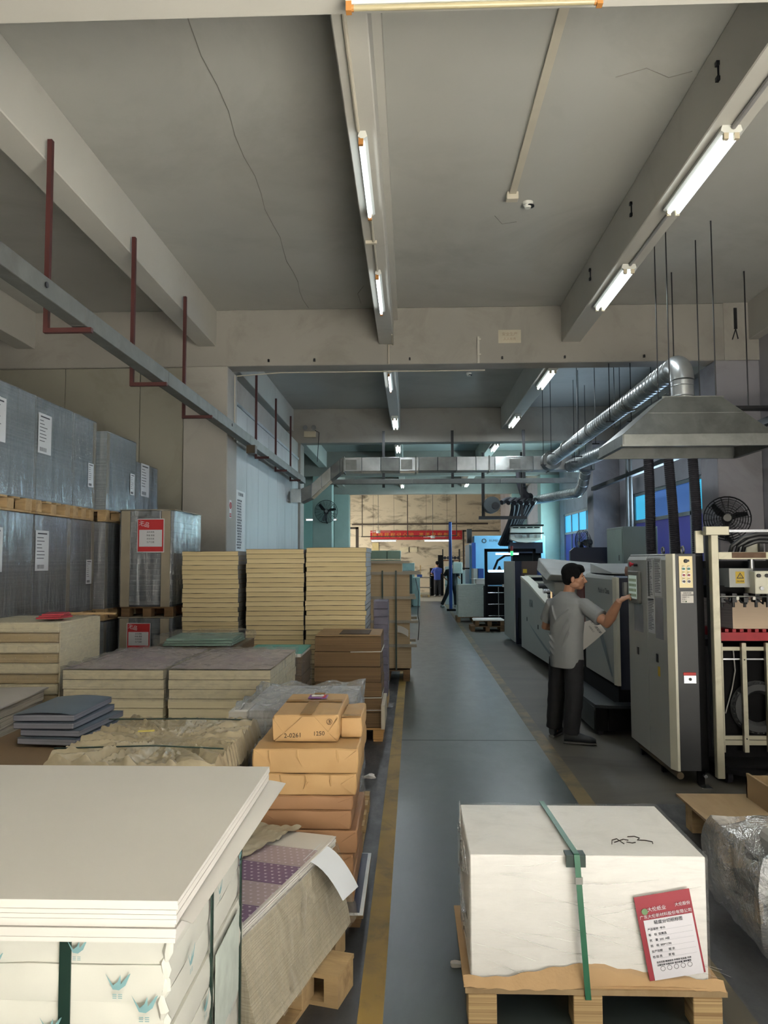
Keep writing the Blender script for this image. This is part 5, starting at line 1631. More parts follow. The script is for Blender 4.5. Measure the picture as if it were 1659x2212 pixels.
MB().add([(2.615, 6.2945, 1.62), (2.675, 6.2945, 1.62), (2.645, 6.2945, 1.668), (2.625, 6.294, 1.626), (2.665, 6.294, 1.626), (2.645, 6.294, 1.658)], [(0, 1, 4, 3), (1, 2, 5, 4), (2, 0, 3, 5)]).build('warning_triangle', blackm, wp, fix=False)
text('lettering', '!', .03, (2.645, 6.294, 1.637), (1, 0, 0), (0, 0, 1), blackm, wp)
text('lettering', '当心机械', .014, (2.645, 6.294, 1.598), (1, 0, 0), (0, 0, 1), blackm, wp)
MB().cyl((2.78, 6.4, 1.68), (2.78, 6.4, 1.98), .025, 12).build('lift_column', steel, t, smooth=True)
MB().box(2.72, 2.84, 6.34, 6.46, 1.78, 1.93).build('column_block', mgw, t, bevel=.006)
MB().box(2.81, 2.84, 6.3, 6.34, 1.78, 1.9).build('lever', blackm, t)
for k in range(3):
    MB().tube([(2.58 + .05 * k, 6.35, 1.78), (2.6 + .05 * k, 6.33, 1.88), (2.68 + .04 * k, 6.3, 1.95 - .02 * k), (2.8, 6.3, 1.98 - .03 * k), (3.1, 6.3, 1.97 - .03 * k)], .018, 8).build('air_hose', blackm, t, smooth=True)
MB().cyl((2.42, 6.28, 1.475), (3.4, 6.28, 1.475), .008, 8).build('suction_bar', steel, t)
MB().box(2.42, 3.5, 6.4, 6.6, 1.46, 1.56).build('head_block', mk_, t)
rnd = random.Random(4)
for k in range(9):
    x = 2.5 + k * .09
    MB().box(x - .018, x + .018, 6.28, 6.36, 1.43, 1.5).cyl((x, 6.31, 1.39), (x, 6.31, 1.43), .012, 8).build('suction_foot', blackm, t)
for k in range(4):
    MB().box(2.6 + k * .13, 2.62 + k * .13, 6.27, 6.29, 1.45, 1.475).build('white_clip', white_en, t)
for k in range(5):
    x = 2.48 + k * .13
    MB().tube([(x, 6.33, 1.5), (x + .03, 6.28, 1.45 - .02 * (k % 2)), (x + .07, 6.28, 1.42), (x + .1, 6.33, 1.48)], .008, 6).build('air_hose', blackm, t, smooth=True)
MB().box(2.46, 3.6, 6.58, 7.5, .02, 1.05).build('dark_chassis', mk_, t)  # near-black block paints the shade inside the feeder
MB().box(2.44, 2.48, 6.9, 7.55, .02, 1.72).build('side_frame', mk_, t)
MB().box(2.5, 3.5, 7.14, 7.5, 1.05, 1.7).build('rear_block', navy, t)
for k in range(3):
    x = (2.545, 2.735, 2.93)[k]
    MB().box(x - .018, x + .018, 6.48, 6.52, .2, 1.085).build('guard_upright', alu, t)
    for z in (.95, .31):
        MB().cyl((x, 6.475, z), (x, 6.482, z), .006, 8).build('bolt', blackm, t)
for z, h in ((1.035, .03), (.95, .012), (.31, .03), (.27, .04)):
    MB().box(2.5, 3.3, 6.52, 6.545, z - h / 2, z + h / 2).build('guard_rail', alu if h > .02 else steel, t)
MB().box(2.46, 3.4, 6.3, 6.62, .12, .14).build('floor_plate', mk_, t)
for x in (2.52, 3.1):
    MB().cyl((x - .02, 6.34, .05), (x + .02, 6.34, .05), .05, 14).build('caster_wheel', rubber, t, smooth=True)
MB().hexa([(2.46, 6.25, .1), (3.4, 5.72, .02), (3.4, 6.3, .02), (2.5, 6.3, .1), (2.46, 6.25, .13), (3.4, 5.72, .06), (3.4, 6.3, .06), (2.5, 6.3, .13)]).build('ramp_plate', mk_, t)
coil = MB()
for k in range(30):
    a = 2 * PI * k / 30
    coil.tube([(2.86 + .13 * math.cos(a), 6.555, .55 + .13 * math.sin(a)), (2.86 + .21 * math.cos(a + .05), 6.53, .55 + .21 * math.sin(a + .05))], .012, 5)
coil.ring((2.86, 6.555, .55), (0, 1, 0), .17, .05, 30, 6)
coil.build('coiled_hose', pm('coil_grey', (58, 60, 62), .6), t)
MB().tube([(2.68, 6.56, 1.02), (2.69, 6.56, .85), (2.66, 6.56, .7), (2.6, 6.56, .5)], .006, 5).build('cable', pm('pale_cable', (150, 150, 146), .6), t)
t = thing('red_lift_pallet', 'red slotted steel lift pallet under the feeder pile', 'pallet', (2.95, 6.75, 1.09))
MB().box(2.555, 3.5, 6.56, 6.585, 1.095, 1.165).build('front_rail', pm('red_paint', (168, 36, 48), .5, var=.15, scale=8, stain=(200, 190, 170), stain_amt=.6, stain_pos=(.66, .72), stain_scale=9), t)
for k in range(15):
    x = 2.565 + k * .062
    MB().box(x, x + .03, 6.585, 7.1, 1.12, 1.19).build('slat', pm('red_paint', (168, 36, 48)), t)
t = thing('feeder_pile', 'pile of cream printed sheets on the red lift pallet', 'paper pile', (3.0, 6.9, 1.192))
MB().box(2.70, 3.5, 6.60, 7.1, 1.192, 1.43).build('sheet_block', pm('pink_cream_sheets', (206, 184, 160), .7, var=.03, stretch=(1, 1, 20)), t)
MB().hexa([(2.56, 6.88, 1.195), (2.699, 6.6, 1.195), (2.699, 6.61, 1.195), (2.56, 6.89, 1.195), (2.56, 6.88, 1.46), (2.699, 6.6, 1.43), (2.699, 6.61, 1.43), (2.56, 6.89, 1.46)]).build('sheet_edge', layered('grey_pile_edges', (120, 116, 118), (84, 80, 84), 160), t)

# laminator body behind the operator
t = thing('laminator', 'long grey laminating machine with slanted side panels behind the operator', 'machine', (2.5, 11, 0))
LX = 2.13
MB().prism([(LX, .47), (LX + .05, .45), (LX + .05, 1.6), (LX + .02, 1.6), (LX, 1.56)], 'Y', 8.25, 9.55).build('side_panel', mg, t, bevel=.004)
MB().prism([(LX, 8.25), (LX + .02, 8.17), (LX + .05, 8.17), (LX + .05, 8.25)], 'Z', .46, 1.585).build('corner_strip', mgw, t)
MB().box(LX + .05, 3.6, 8.18, 9.6, .42, 1.58).build('end_face', navy, t)
MB().box(LX + .03, 3.55, 8.2, 9.9, .12, .45).build('plinth', mk_, t)
MB().box(LX + .16, LX + .24, 8.14, 8.18, 1.0, 1.2).build('socket_box', mgw, t, bevel=.004)
MB().add([(LX - .002, 8.3, .55), (LX - .002, 8.75, 1.02), (LX - .002, 8.95, 1.0), (LX - .002, 8.33, .52)], [(0, 1, 2, 3)]).build('graphic_stripe', pm('panel_blue_grey', (110, 120, 124), .5), t, fix=False)
text('lettering', 'Made in China', .085, (LX - .002, 8.62, 1.43), (0, -1, 0), (0, 0, 1), pm('panel_lettering', (84, 88, 90), .5), t)
MB().box(LX - .01, LX + .05, 9.56, 9.95, .9, 1.56).build('red_cover', pm('dark_red_cover', (112, 52, 50), .5), t)
MB().box(LX + .05, 3.6, 9.6, 16.0, .2, 1.0).build('chassis', mk_, t)
MB().prism([(9.95, .22), (14.85, .12), (14.85, 1.42), (13.9, 1.32), (11.6, .98), (9.95, .9)], 'X', LX - .03, LX + .05).build('side_panel', mg, t, bevel=.004)
MB().prism([(13.9, 1.32), (14.85, 1.42), (14.85, 1.46), (13.9, 1.36), (11.6, 1.02), (9.95, .94), (9.95, .9), (11.6, .98)], 'X', LX - .035, LX + .12).build('top_edge', mgw, t)
for y, z in ((14.1, .7), (12.9, .66), (11.2, .6)):
    MB().box(LX - .036, LX - .03, y - .03, y + .03, z - .035, z + .035).build('latch', blackm, t)
ar = MB()
prev = None
for k in range(15):
    u = k / 14
    y = 14.0 - 3.2 * u
    z = .66 - .38 * math.sin(u * PI * .5)
    if prev:
        ar.add([(LX - .0315, prev[0], prev[1]), (LX - .0315, y, z), (LX - .0315, y, z + .05 * math.sin(u * PI)), (LX - .0315, prev[0], prev[1] + .05 * math.sin((k - 1) / 14 * PI))], [(0, 1, 2, 3)])
    prev = (y, z)
ar.build('graphic_swoosh', pm('panel_blue_grey', (110, 120, 124), .5), t, fix=False)
text('lettering', '覆膜机', .14, (LX - .032, 13.6, 1.0), (0, -1, 0), (0, 0, 1), pm('panel_blue_grey', (110, 120, 124)), t)
# lifted covers
MB().hexa([(1.80, 10.35, 1.50), (3.3, 9.9, 1.46), (3.3, 10.9, 1.56), (1.80, 11.1, 1.62), (1.84, 10.2, 1.58), (3.3, 9.75, 1.50), (3.3, 11.0, 1.66), (1.84, 11.2, 1.80)]).build('lifted_cover', pm('machine_pale_cover', (186, 188, 186), .4), t, bevel=.01)
MB().hexa([(1.90, 10.35, 1.30), (3.1, 10.3, 1.28), (3.1, 11.0, 1.4), (1.90, 11.1, 1.42), (1.90, 10.3, 1.47), (3.1, 10.2, 1.44), (3.1, 11.1, 1.54), (1.86, 11.15, 1.60)]).build('lower_cover', mg, t, bevel=.01)
MB().hexa([(2.4, 9.3, 1.60), (3.3, 9.1, 1.58), (3.3, 10.4, 1.6), (2.4, 10.4, 1.6), (2.4, 9.3, 1.615), (3.3, 9.1, 1.595), (3.3, 10.4, 1.72), (2.4, 10.4, 1.72)]).build('lid', mg, t)
MB().box(2.1, 2.2, 10.45, 10.6, 1.05, 1.4).build('cover_prop', mgw, t)
MB().cyl((2.02, 10.48, 1.55), (2.02, 10.52, 1.55), .03, 12).build('knob', blackm, t)
for k in range(5):
    MB().cyl((2.2, 11.6 + k * .45, 1.02 + .07 * k), (3.5, 11.6 + k * .45, 1.02 + .07 * k), .06, 12).build('roller', steel if k % 2 else blackm, t, smooth=True)
MB().cyl((2.2, 12.2, 1.1), (2.2, 12.2, 1.38), .012, 8).build('work_lamp', emit('warm_lamp', (255, 214, 160), .8), t)
# upright end unit
MB().box(2.1, 2.13, 15.85, 17.5, .1, 1.74).build('tower_side', mg, t, bevel=.005)
MB().box(2.13, 2.26, 15.82, 15.9, .06, 1.74).build('tower_post', navy, t)
MB().box(2.26, 3.6, 15.8, 15.9, 1.45, 1.74).build('tower_lintel', pm('brown_black_panel', (66, 54, 48), .4), t)
MB().box(2.13, 3.6, 16.9, 17.5, .1, 1.7).build('tower_back', mk_, t)
MB().box(2.28, 2.36, 15.78, 15.8, 1.5, 1.58).build('warning_sticker', pm('warning_yellow', (190, 160, 40), .5), t)
MB().box(2.3, 3.5, 15.4, 15.7, 1.42, 1.46).box(2.3, 3.5, 15.4, 15.7, 1.3, 1.34).build('delivery_shelf', mgw, t)
MB().box(2.55, 2.8, 15.5, 15.7, 1.46, 1.6).build('blue_motor', pm('motor_blue', (40, 70, 130), .5), t)
MB().cyl((2.14, 16.4, 1.74), (2.14, 16.4, 1.86), .012, 8).build('signal_stem', blackm, t)
MB().cyl((2.14, 16.4, 1.86), (2.14, 16.4, 1.95), .03, 12).build('signal_green', emit('signal_green', (70, 230, 130), 1.5), t)
MB().cyl((2.14, 16.4, 1.95), (2.14, 16.4, 2.06), .03, 12).build('signal_red', pm('signal_red', (120, 40, 30), .4), t)
MB().prism([(3.0, 1.6), (4.15, 1.6), (4.15, 1.95), (4.1, 2.0), (3.08, 2.0), (3.0, 1.93)], 'Y', 14.6, 14.7).build('dark_hood', navy, t)
MB().box(3.5, 4.1, 12.0, 12.4, 1.2, 1.72).build('dark_box', navy, t)
MB().box(3.5, 4.1, 12.0, 12.4, .1, 1.2).box(3.0, 3.62, 14.6, 14.7, .9, 1.6).build('rear_chassis', mk_, t)

t = thing('step_platform', 'black steel step platform beside the laminator', 'step', (2.2, 8.4, 0))
MB().prism([(1.87, 8.0), (2.0, 7.95), (2.75, 7.95), (2.75, 8.14), (2.10, 8.14), (2.10, 9.6), (1.84, 9.6)], 'Z', .27, .3).build('tread', pm('step_tread', (44, 50, 54), .4, bmp=.5, bscale=70), t)
MB().box(2.0, 2.75, 7.97, 8.0, .04, .27).build('front_skirt', mk_, t)
MB().hexa([(1.87, 8.0, .04), (1.98, 7.96, .04), (1.98, 7.99, .04), (1.88, 8.03, .04), (1.87, 8.0, .27), (1.98, 7.96, .27), (1.98, 7.99, .27), (1.88, 8.03, .27)]).build('skirt', mk_, t)
MB().box(1.86, 1.88, 8.03, 9.6, .04, .27).build('side_skirt', pm('dark_slate', (34, 40, 44), .5), t)
for x, y in ((1.92, 8.0), (2.6, 8.05), (1.9, 9.5)):
    MB().box(x - .025, x + .025, y, y + .05, 0, .05).build('foot', rubber, t)
t = thing('electrical_cabinet', 'grey-green electrical cabinet standing by the right wall', 'electrical cabinet', (3.9, 14, 0))
MB().box(3.66, 4.25, 13.4, 14.5, .0, 2.34).build('body', pm('cabinet_grey_green', (112, 122, 116), .5, var=.05), t, bevel=.008)
MB().box(3.653, 3.66, 13.45, 14.45, .1, 2.3).build('door', pm('cabinet_green', (122, 136, 128), .5, var=.05), t)
MB().box(3.64, 3.653, 13.6, 13.63, 1.75, 1.85).build('handle', steel, t)
for k in range(2):
    tag(MB().cyl((4.2 + .07 * k, 15.0, 2.0), (4.2 + .07 * k, 15.0, 4.0), .03, 8).build('conduit_pipe', galv2, smooth=True), ('left vertical conduit pipe above the electrical cabinet', 'right vertical conduit pipe above the electrical cabinet')[k], 'pipe')
o = soft_box(2.3, 2.46, 8.22, 8.34, 1.601, 1.70, 5, 5, 5, .02, 14, 3, .01)
tag(o.build('rag_bundle', pm('pinkish_rag', (150, 112, 96), .8), smooth=True), 'crumpled pinkish rag bundle on the laminator end beside the cabinet', 'rag')
# ================================================================ people
def ell(mb, c, r3, ax=None, n=14, m=9, mi=0):
    """ellipsoid; ax = (right, forward, up) directions"""
    ax = ax or (Vector((1, 0, 0)), Vector((0, 1, 0)), Vector((0, 0, 1)))
    c = Vector(c)
    vs, fs = [], []
    for j in range(m + 1):
        th = PI * j / m
        for i in range(n):
            ph = 2 * PI * i / n
            vs.append(c + ax[0] * (r3[0] * math.sin(th) * math.cos(ph)) + ax[1] * (r3[1] * math.sin(th) * math.sin(ph)) + ax[2] * (r3[2] * math.cos(th)))
    for j in range(m):
        for i in range(n):
            fs.append((j * n + i, (j + 1) * n + i, (j + 1) * n + (i + 1) % n, j * n + (i + 1) % n))
    mb.add(vs, fs, mi)


def loft(mb, rings, n=20):
    """rings: (centre, right dir, fwd dir, r_right, r_fwd)"""
    vs, fs = [], []
    for c, r_, f_, a, b in rings:
        c, r_, f_ = Vector(c), Vector(r_), Vector(f_)
        for k in range(n):
            t_ = 2 * PI * k / n
            ct, st_ = math.cos(t_), math.sin(t_)
            ct = math.copysign(abs(ct) ** .85, ct)
            st_ = math.copysign(abs(st_) ** .85, st_)
            vs.append(c + r_ * (a * ct) + f_ * (b * st_))
    for j in range(len(rings) - 1):
        for k in range(n):
            fs.append((j * n + k, j * n + (k + 1) % n, (j + 1) * n + (k + 1) % n, (j + 1) * n + k))
    fs.append(tuple(range(n))[::-1])
    fs.append(tuple((len(rings) - 1) * n + k for k in range(n)))
    mb.add(vs, fs)


def fuse(ob, voxel, smooth=4):
    bm = bmesh.new()
    bm.from_mesh(ob.data)
    bmesh.ops.recalc_face_normals(bm, faces=bm.faces)
    bm.to_mesh(ob.data)
    bm.free()
    r_ = ob.modifiers.new('fuse', 'REMESH')
    r_.mode = 'VOXEL'
    r_.voxel_size = voxel
    r_.use_smooth_shade = True
    s_ = ob.modifiers.new('soften', 'SMOOTH')
    s_.iterations = smooth
    s_.factor = .5
    return ob


skin = pm('skin', (172, 126, 100), .5, var=.06, scale=9)
hair_m = pm('black_hair', (9, 9, 10), .9, var=.2, scale=60, bmp=.6, bscale=160, spec=.2)
UPV = Vector((0, 0, 1))


def hand(mb, wrist, fwd, palm_n, side, curl, s=1.0, point=True):
    """palm plus five fingers; side = direction of the thumb side"""
    w_, f_, p_, t_ = Vector(wrist), Vector(fwd).normalized(), Vector(palm_n).normalized(), Vector(side).normalized()
    ell(mb, w_ + f_ * .045 * s, (.04 * s, .05 * s, .016 * s), (t_, f_, p_), 12, 8)
    ln = [.068, .075, .07, .055]
    for k in range(4):
        b = w_ + f_ * .085 * s + t_ * (.028 - k * .019) * s
        c_ = curl[k]
        d1 = (f_ * math.cos(c_ * .5) + p_ * math.sin(c_ * .5))
        d2 = (f_ * math.cos(c_ * 1.3) + p_ * math.sin(c_ * 1.3))
        d3 = (f_ * math.cos(c_ * 2.0) + p_ * math.sin(c_ * 2.0))
        L = ln[k] * s
        pts = [b - f_ * .02 * s, b, b + d1 * L * .45, b + d1 * L * .45 + d2 * L * .33, b + d1 * L * .45 + d2 * L * .33 + d3 * L * .25]
        mb.tube(pts, .008, 8, r_list=[.009 * s, .0095 * s, .0088 * s, .008 * s, .0062 * s])
    b = w_ + f_ * .02 * s + t_ * .03 * s
    mb.tube([b - t_ * .012 * s, b + t_ * .018 * s + f_ * .02 * s, b + t_ * .028 * s + f_ * .045 * s + p_ * .012 * s, b + t_ * .026 * s + f_ * .065 * s + p_ * .02 * s], .01, 8, r_list=[.014 * s, .012 * s, .0105 * s, .0075 * s])


def head(mb, c, face, s=1.0, up=UPV):
    """c = centre of the skull; returns axes"""
    f_ = Vector(face).normalized()
    r_ = f_.cross(up).normalized()
    u_ = r_.cross(f_)
    c = Vector(c)
    A = (r_, f_, u_)
    P = lambda a, b, d: c + r_ * a * s + f_ * b * s + u_ * d * s
    ell(mb, P(0, -.005, .03), (.075 * s, .094 * s, .088 * s), A)
    ell(mb, P(0, .03, -.035), (.062 * s, .066 * s, .075 * s), A)
    ell(mb, P(0, .055, -.085), (.036 * s, .034 * s, .028 * s), A)
    for e in (-1, 1):
        ell(mb, P(e * .045, .045, -.03), (.026 * s, .032 * s, .028 * s), A)
        ell(mb, P(e * .05, .01, -.065), (.018 * s, .045 * s, .03 * s), A)
        ell(mb, P(e * .078, -.008, -.018), (.01 * s, .019 * s, .032 * s), A)
        ell(mb, P(e * .028, .084, .014), (.022 * s, .012 * s, .009 * s), A)
    mb.tube([P(0, .09, .005), P(0, .104, -.02), P(0, .116, -.038), P(0, .1, -.046)], .01, 8, r_list=[.009 * s, .011 * s, .013 * s, .008 * s])
    ell(mb, P(0, .096, -.041), (.019 * s, .012 * s, .009 * s), A)
    ell(mb, P(0, .088, -.064), (.022 * s, .012 * s, .0065 * s), A)
    ell(mb, P(0, .085, -.074), (.019 * s, .012 * s, .0065 * s), A)
    return P, A


# ---- operator in the grey shirt
tsh = pm('grey_tshirt', (128, 130, 132), .85, var=.06, scale=5, bmp=.25, bscale=9)
jean = pm('black_trousers', (24, 24, 28), .8, var=.2, scale=6, bmp=.3, bscale=14)
shoe_m = pm('dark_trainer', (34, 38, 42), .6, var=.2, scale=20)
F = Vector((.80, .60, 0)).normalized()
Rr = F.cross(UPV)            # his right
H = Vector((1.545, 7.74, 0))
t = thing('person', 'man in grey T-shirt and black trousers touching the control screen', 'person', (1.55, 7.72, 0))
b = MB()
hf = Vector((1.0, -.22, -.03))
P, A = head(b, (1.612, 7.705, 1.598), hf, 1.06)
b.tube([(1.585, 7.72, 1.55), (1.572, 7.735, 1.47), (1.56, 7.745, 1.38)], .06, 12, r_list=[.055, .054, .075])
loft(b, [(H + UPV * z + F * fo, Rr, F, a, d) for z, a, d, fo in ((.86, .15, .1, 0), (1.0, .145, .095, 0), (1.15, .155, .1, 0), (1.28, .18, .1, 0), (1.37, .14, .08, 0), (1.41, .07, .06, 0))])
rs, re_, rw_ = Vector((1.69, 7.605, 1.325)), Vector((1.85, 7.37, 1.175)), Vector((1.905, 7.17, 1.385))
b.tube([rs - Vector((.06, -.05, 0)), rs, (rs + re_) / 2, re_, re_ + (rw_ - re_) * .3, re_ + (rw_ - re_) * .7, rw_, rw_ + (rw_ - re_).normalized() * .02], .045, 14, r_list=[.052, .06, .055, .049, .052, .042, .032, .03])
hd = Vector((.55, -.02, .42)).normalized()
hand(b, rw_ + Vector((.003, -.004, .006)), Vector((.72, -.25, .42)), Vector((.3, .3, -.75)), Vector((.1, .8, .35)), (.15, .75, .85, .95), .92)
ls_, le, lw_ = Vector((1.425, 7.87, 1.32)), Vector((1.375, 8.0, 1.09)), Vector((1.62, 8.11, 1.07))
b.tube([ls_ + Vector((.06, -.03, 0)), ls_, (ls_ + le) / 2, le, le + (lw_ - le) * .35, lw_], .045, 12, r_list=[.05, .054, .048, .042, .043, .028])
hand(b, lw_, (lw_ - le), Vector((.2, -.3, .8)), Vector((.3, -.8, .2)), (.9, .9, 1.0, 1.0), .92)
for hx, kn, an in (((1.585, 7.66, .86), (1.58, 7.63, .47), (1.535, 7.61, .1)), ((1.475, 7.82, .86), (1.46, 7.87, .47), (1.435, 7.92, .1))):
    b.tube([hx, kn, an, (an[0], an[1], .05)], .06, 12, r_list=[.085, .055, .04, .04])
body = b.build('body', skin, t)
fuse(body, .005, 5)
# eyes and brows
for e in (-1, 1):
    q = MB()
    ell(q, P(e * .03, .079, -.002), (.011, .007, .0065), A, 10, 6)
    ey = q.build('eye', pm('eye_white', (196, 190, 184), .3), t, smooth=True)
    q = MB()
    ell(q, P(e * .031, .0835, -.002), (.0055, .004, .0058), A, 8, 6)
    q.build('iris', pm('dark_iris', (24, 18, 16), .2), ey, smooth=True)
    MB().tube([P(e * .012, .093, .016), P(e * .03, .092, .022), P(e * .05, .08, .018)], .004, 6, r_list=[.004, .005, .002]).build('eyebrow', hair_m, t, smooth=True)
MB().tube([P(-.018, .098, -.069), P(0, .1015, -.0685), P(.018, .098, -.069)], .0016, 5).build('mouth_line', pm('lip_shadow', (110, 62, 54), .6), t)
q = MB()
ell(q, P(0, -.018, .048), (.098, .106, .095), A, 18, 12)
ell(q, P(0, -.045, .0), (.09, .07, .085), A)
ell(q, P(0, -.055, -.005), (.076, .058, .075), A)
ell(q, P(0, .045, .092), (.066, .052, .034), A)
for k in range(7):
    ell(q, P(-.05 + k * .017, .086 - .002 * abs(k - 3), .075 - .006 * (k % 2)), (.014, .018, .022), A, 8, 6)
for e in (-1, 1):
    ell(q, P(e * .07, .03, .03), (.015, .03, .04), A)
ho = q.build('hair', hair_m, t)
fuse(ho, .006, 2)
# T-shirt: torso with sleeves
q = MB()
rings = []
for z, a, d, fo in ((.715, .176, .128, -.01), (.80, .178, .128, -.012), (.92, .174, .122, -.012), (1.05, .176, .122, -.008), (1.16, .186, .124, 0), (1.26, .2, .122, .0), (1.345, .198, .108, .0), (1.395, .155, .09, .0), (1.435, .09, .075, .008), (1.458, .07, .068, .012)):
    rings.append((H + UPV * z + F * fo, Rr, F, a, d))
loft(q, rings, 28)
sl = (re_ - rs)
q.tube([rs - Vector((.1, -.09, -.005)), rs, rs + sl * .4, rs + sl * .72], .07, 14, r_list=[.07, .078, .078, .082])
sl2 = (le - ls_)
q.tube([ls_ + Vector((.08, -.04, .01)), ls_, ls_ + sl2 * .4, ls_ + sl2 * .7], .07, 14, r_list=[.07, .078, .074, .076])
# folds of cloth from shoulder to waist
for k, (a0, z0, a1, z1) in enumerate(((.12, 1.3, -.1, 1.1), (.15, 1.24, .0, 1.0), (-.1, 1.33, -.02, 1.15), (.16, 1.16, .05, .92), (-.16, .98, -.02, .86), (-.15, .9, 0, .8), (-.16, 1.06, -.05, .95))):
    p0, p1 = H + Rr * a0 - F * .115 + UPV * z0, H + Rr * a1 - F * .13 + UPV * z1
    q.tube([p0, (p0 + p1) / 2 - F * .006, p1], .012, 6, r_list=[.003, .011, .003])
shirt = q.build('t_shirt', tsh, t)
fuse(shirt, .007, 6)
# trousers
q = MB()
loft(q, [(H + UPV * z, Rr, F, a, d) for z, a, d in ((.80, .158, .11), (.86, .16, .112), (.9, .158, .108))], 24)
for hx, kn, an in (((1.59, 7.67, .80), (1.58, 7.63, .47), (1.54, 7.615, .09)), ((1.475, 7.81, .80), (1.46, 7.87, .47), (1.435, 7.92, .09))):
    hx, kn, an = Vector(hx), Vector(kn), Vector(an)
    pts_, rl = [], []
    for k in range(15):
        u = k / 14
        p = hx.lerp(kn, u * 2) if u < .5 else kn.lerp(an, u * 2 - 1)
        pts_.append(p)
        rl.append(.100 - .020 * u + (.003 * math.sin(k * 2.3) if u > .3 else 0))
    q.tube(pts_, .08, 16, r_list=rl)
ell(q, Vector((1.59, 7.572, .62)), (.06, .022, .07))
tr_ = q.build('trousers', jean, t)
fuse(tr_, .008, 3)
# shoes
for k, (heel, toe) in enumerate((((1.475, 7.625), (1.765, 7.545)), ((1.40, 7.87), (1.53, 8.09)))):
    hv, tv = Vector((*heel, 0)), Vector((*toe, 0))
    d = (tv - hv).normalized()
    s_ = d.cross(UPV)
    L = (tv - hv).length
    q = MB()
    loft(q, [(hv + d * L * u + UPV * (z / 2 + .022), s_, UPV, wd, z / 2) for u, wd, z in ((0.0, .028, .07), (.06, .038, .1), (.25, .042, .105), (.45, .044, .09), (.65, .048, .07), (.85, .046, .055), (.97, .03, .04), (1.0, .015, .03))], 16)
    sh = q.build('shoe', shoe_m, t, smooth=True)
    q = MB()
    loft(q, [(hv + d * (L * u + o_) + UPV * .0125, s_, UPV, wd, .0125) for u, wd, o_ in ((0, .03, -.006), (.08, .042, 0), (.5, .048, 0), (.85, .05, 0), (1.0, .02, .004))], 14)
    q.build('sole', pm('shoe_sole', (72, 72, 70), .7), sh, smooth=True)
    for j in range(4):
        pp_ = hv + d * L * (.42 + .09 * j) + UPV * (.118 - .018 * j)
        MB().tube([pp_ - s_ * .026 - UPV * .006, pp_, pp_ + s_ * .026 - UPV * .006], .004, 5).build('lace', blackm, sh)
# printed sheet in his left hand
t2 = thing('printed_sheet', 'white printed sheet held low in the left hand of the grey-shirted man', 'paper sheet', (1.85, 8.1, .9))
c0, c1, c2, c3 = Vector((1.70, 8.12, 1.1)), Vector((1.905, 8.06, 1.17)), Vector((2.0, 8.04, 1.04)), Vector((1.755, 8.1, .82))
MB().grid(lambda u, v: (c0.lerp(c1, u)).lerp(c3.lerp(c2, u), v) - Vector((0, .02 * math.sin(u * PI), 0)), 8, 8).build('paper', white_paper, t2, smooth=True, fix=False)
rt2 = (c2 - c1).normalized()
up2 = (c1 - c0).normalized()
text('lettering', '生产通知单', .032, Vector((1.9, 8.035, 1.08)), rt2, up2, stick_ink, t2)
text('lettering', '印刷加工', .02, Vector((1.855, 8.045, 1.06)), rt2, up2, stick_ink, t2)


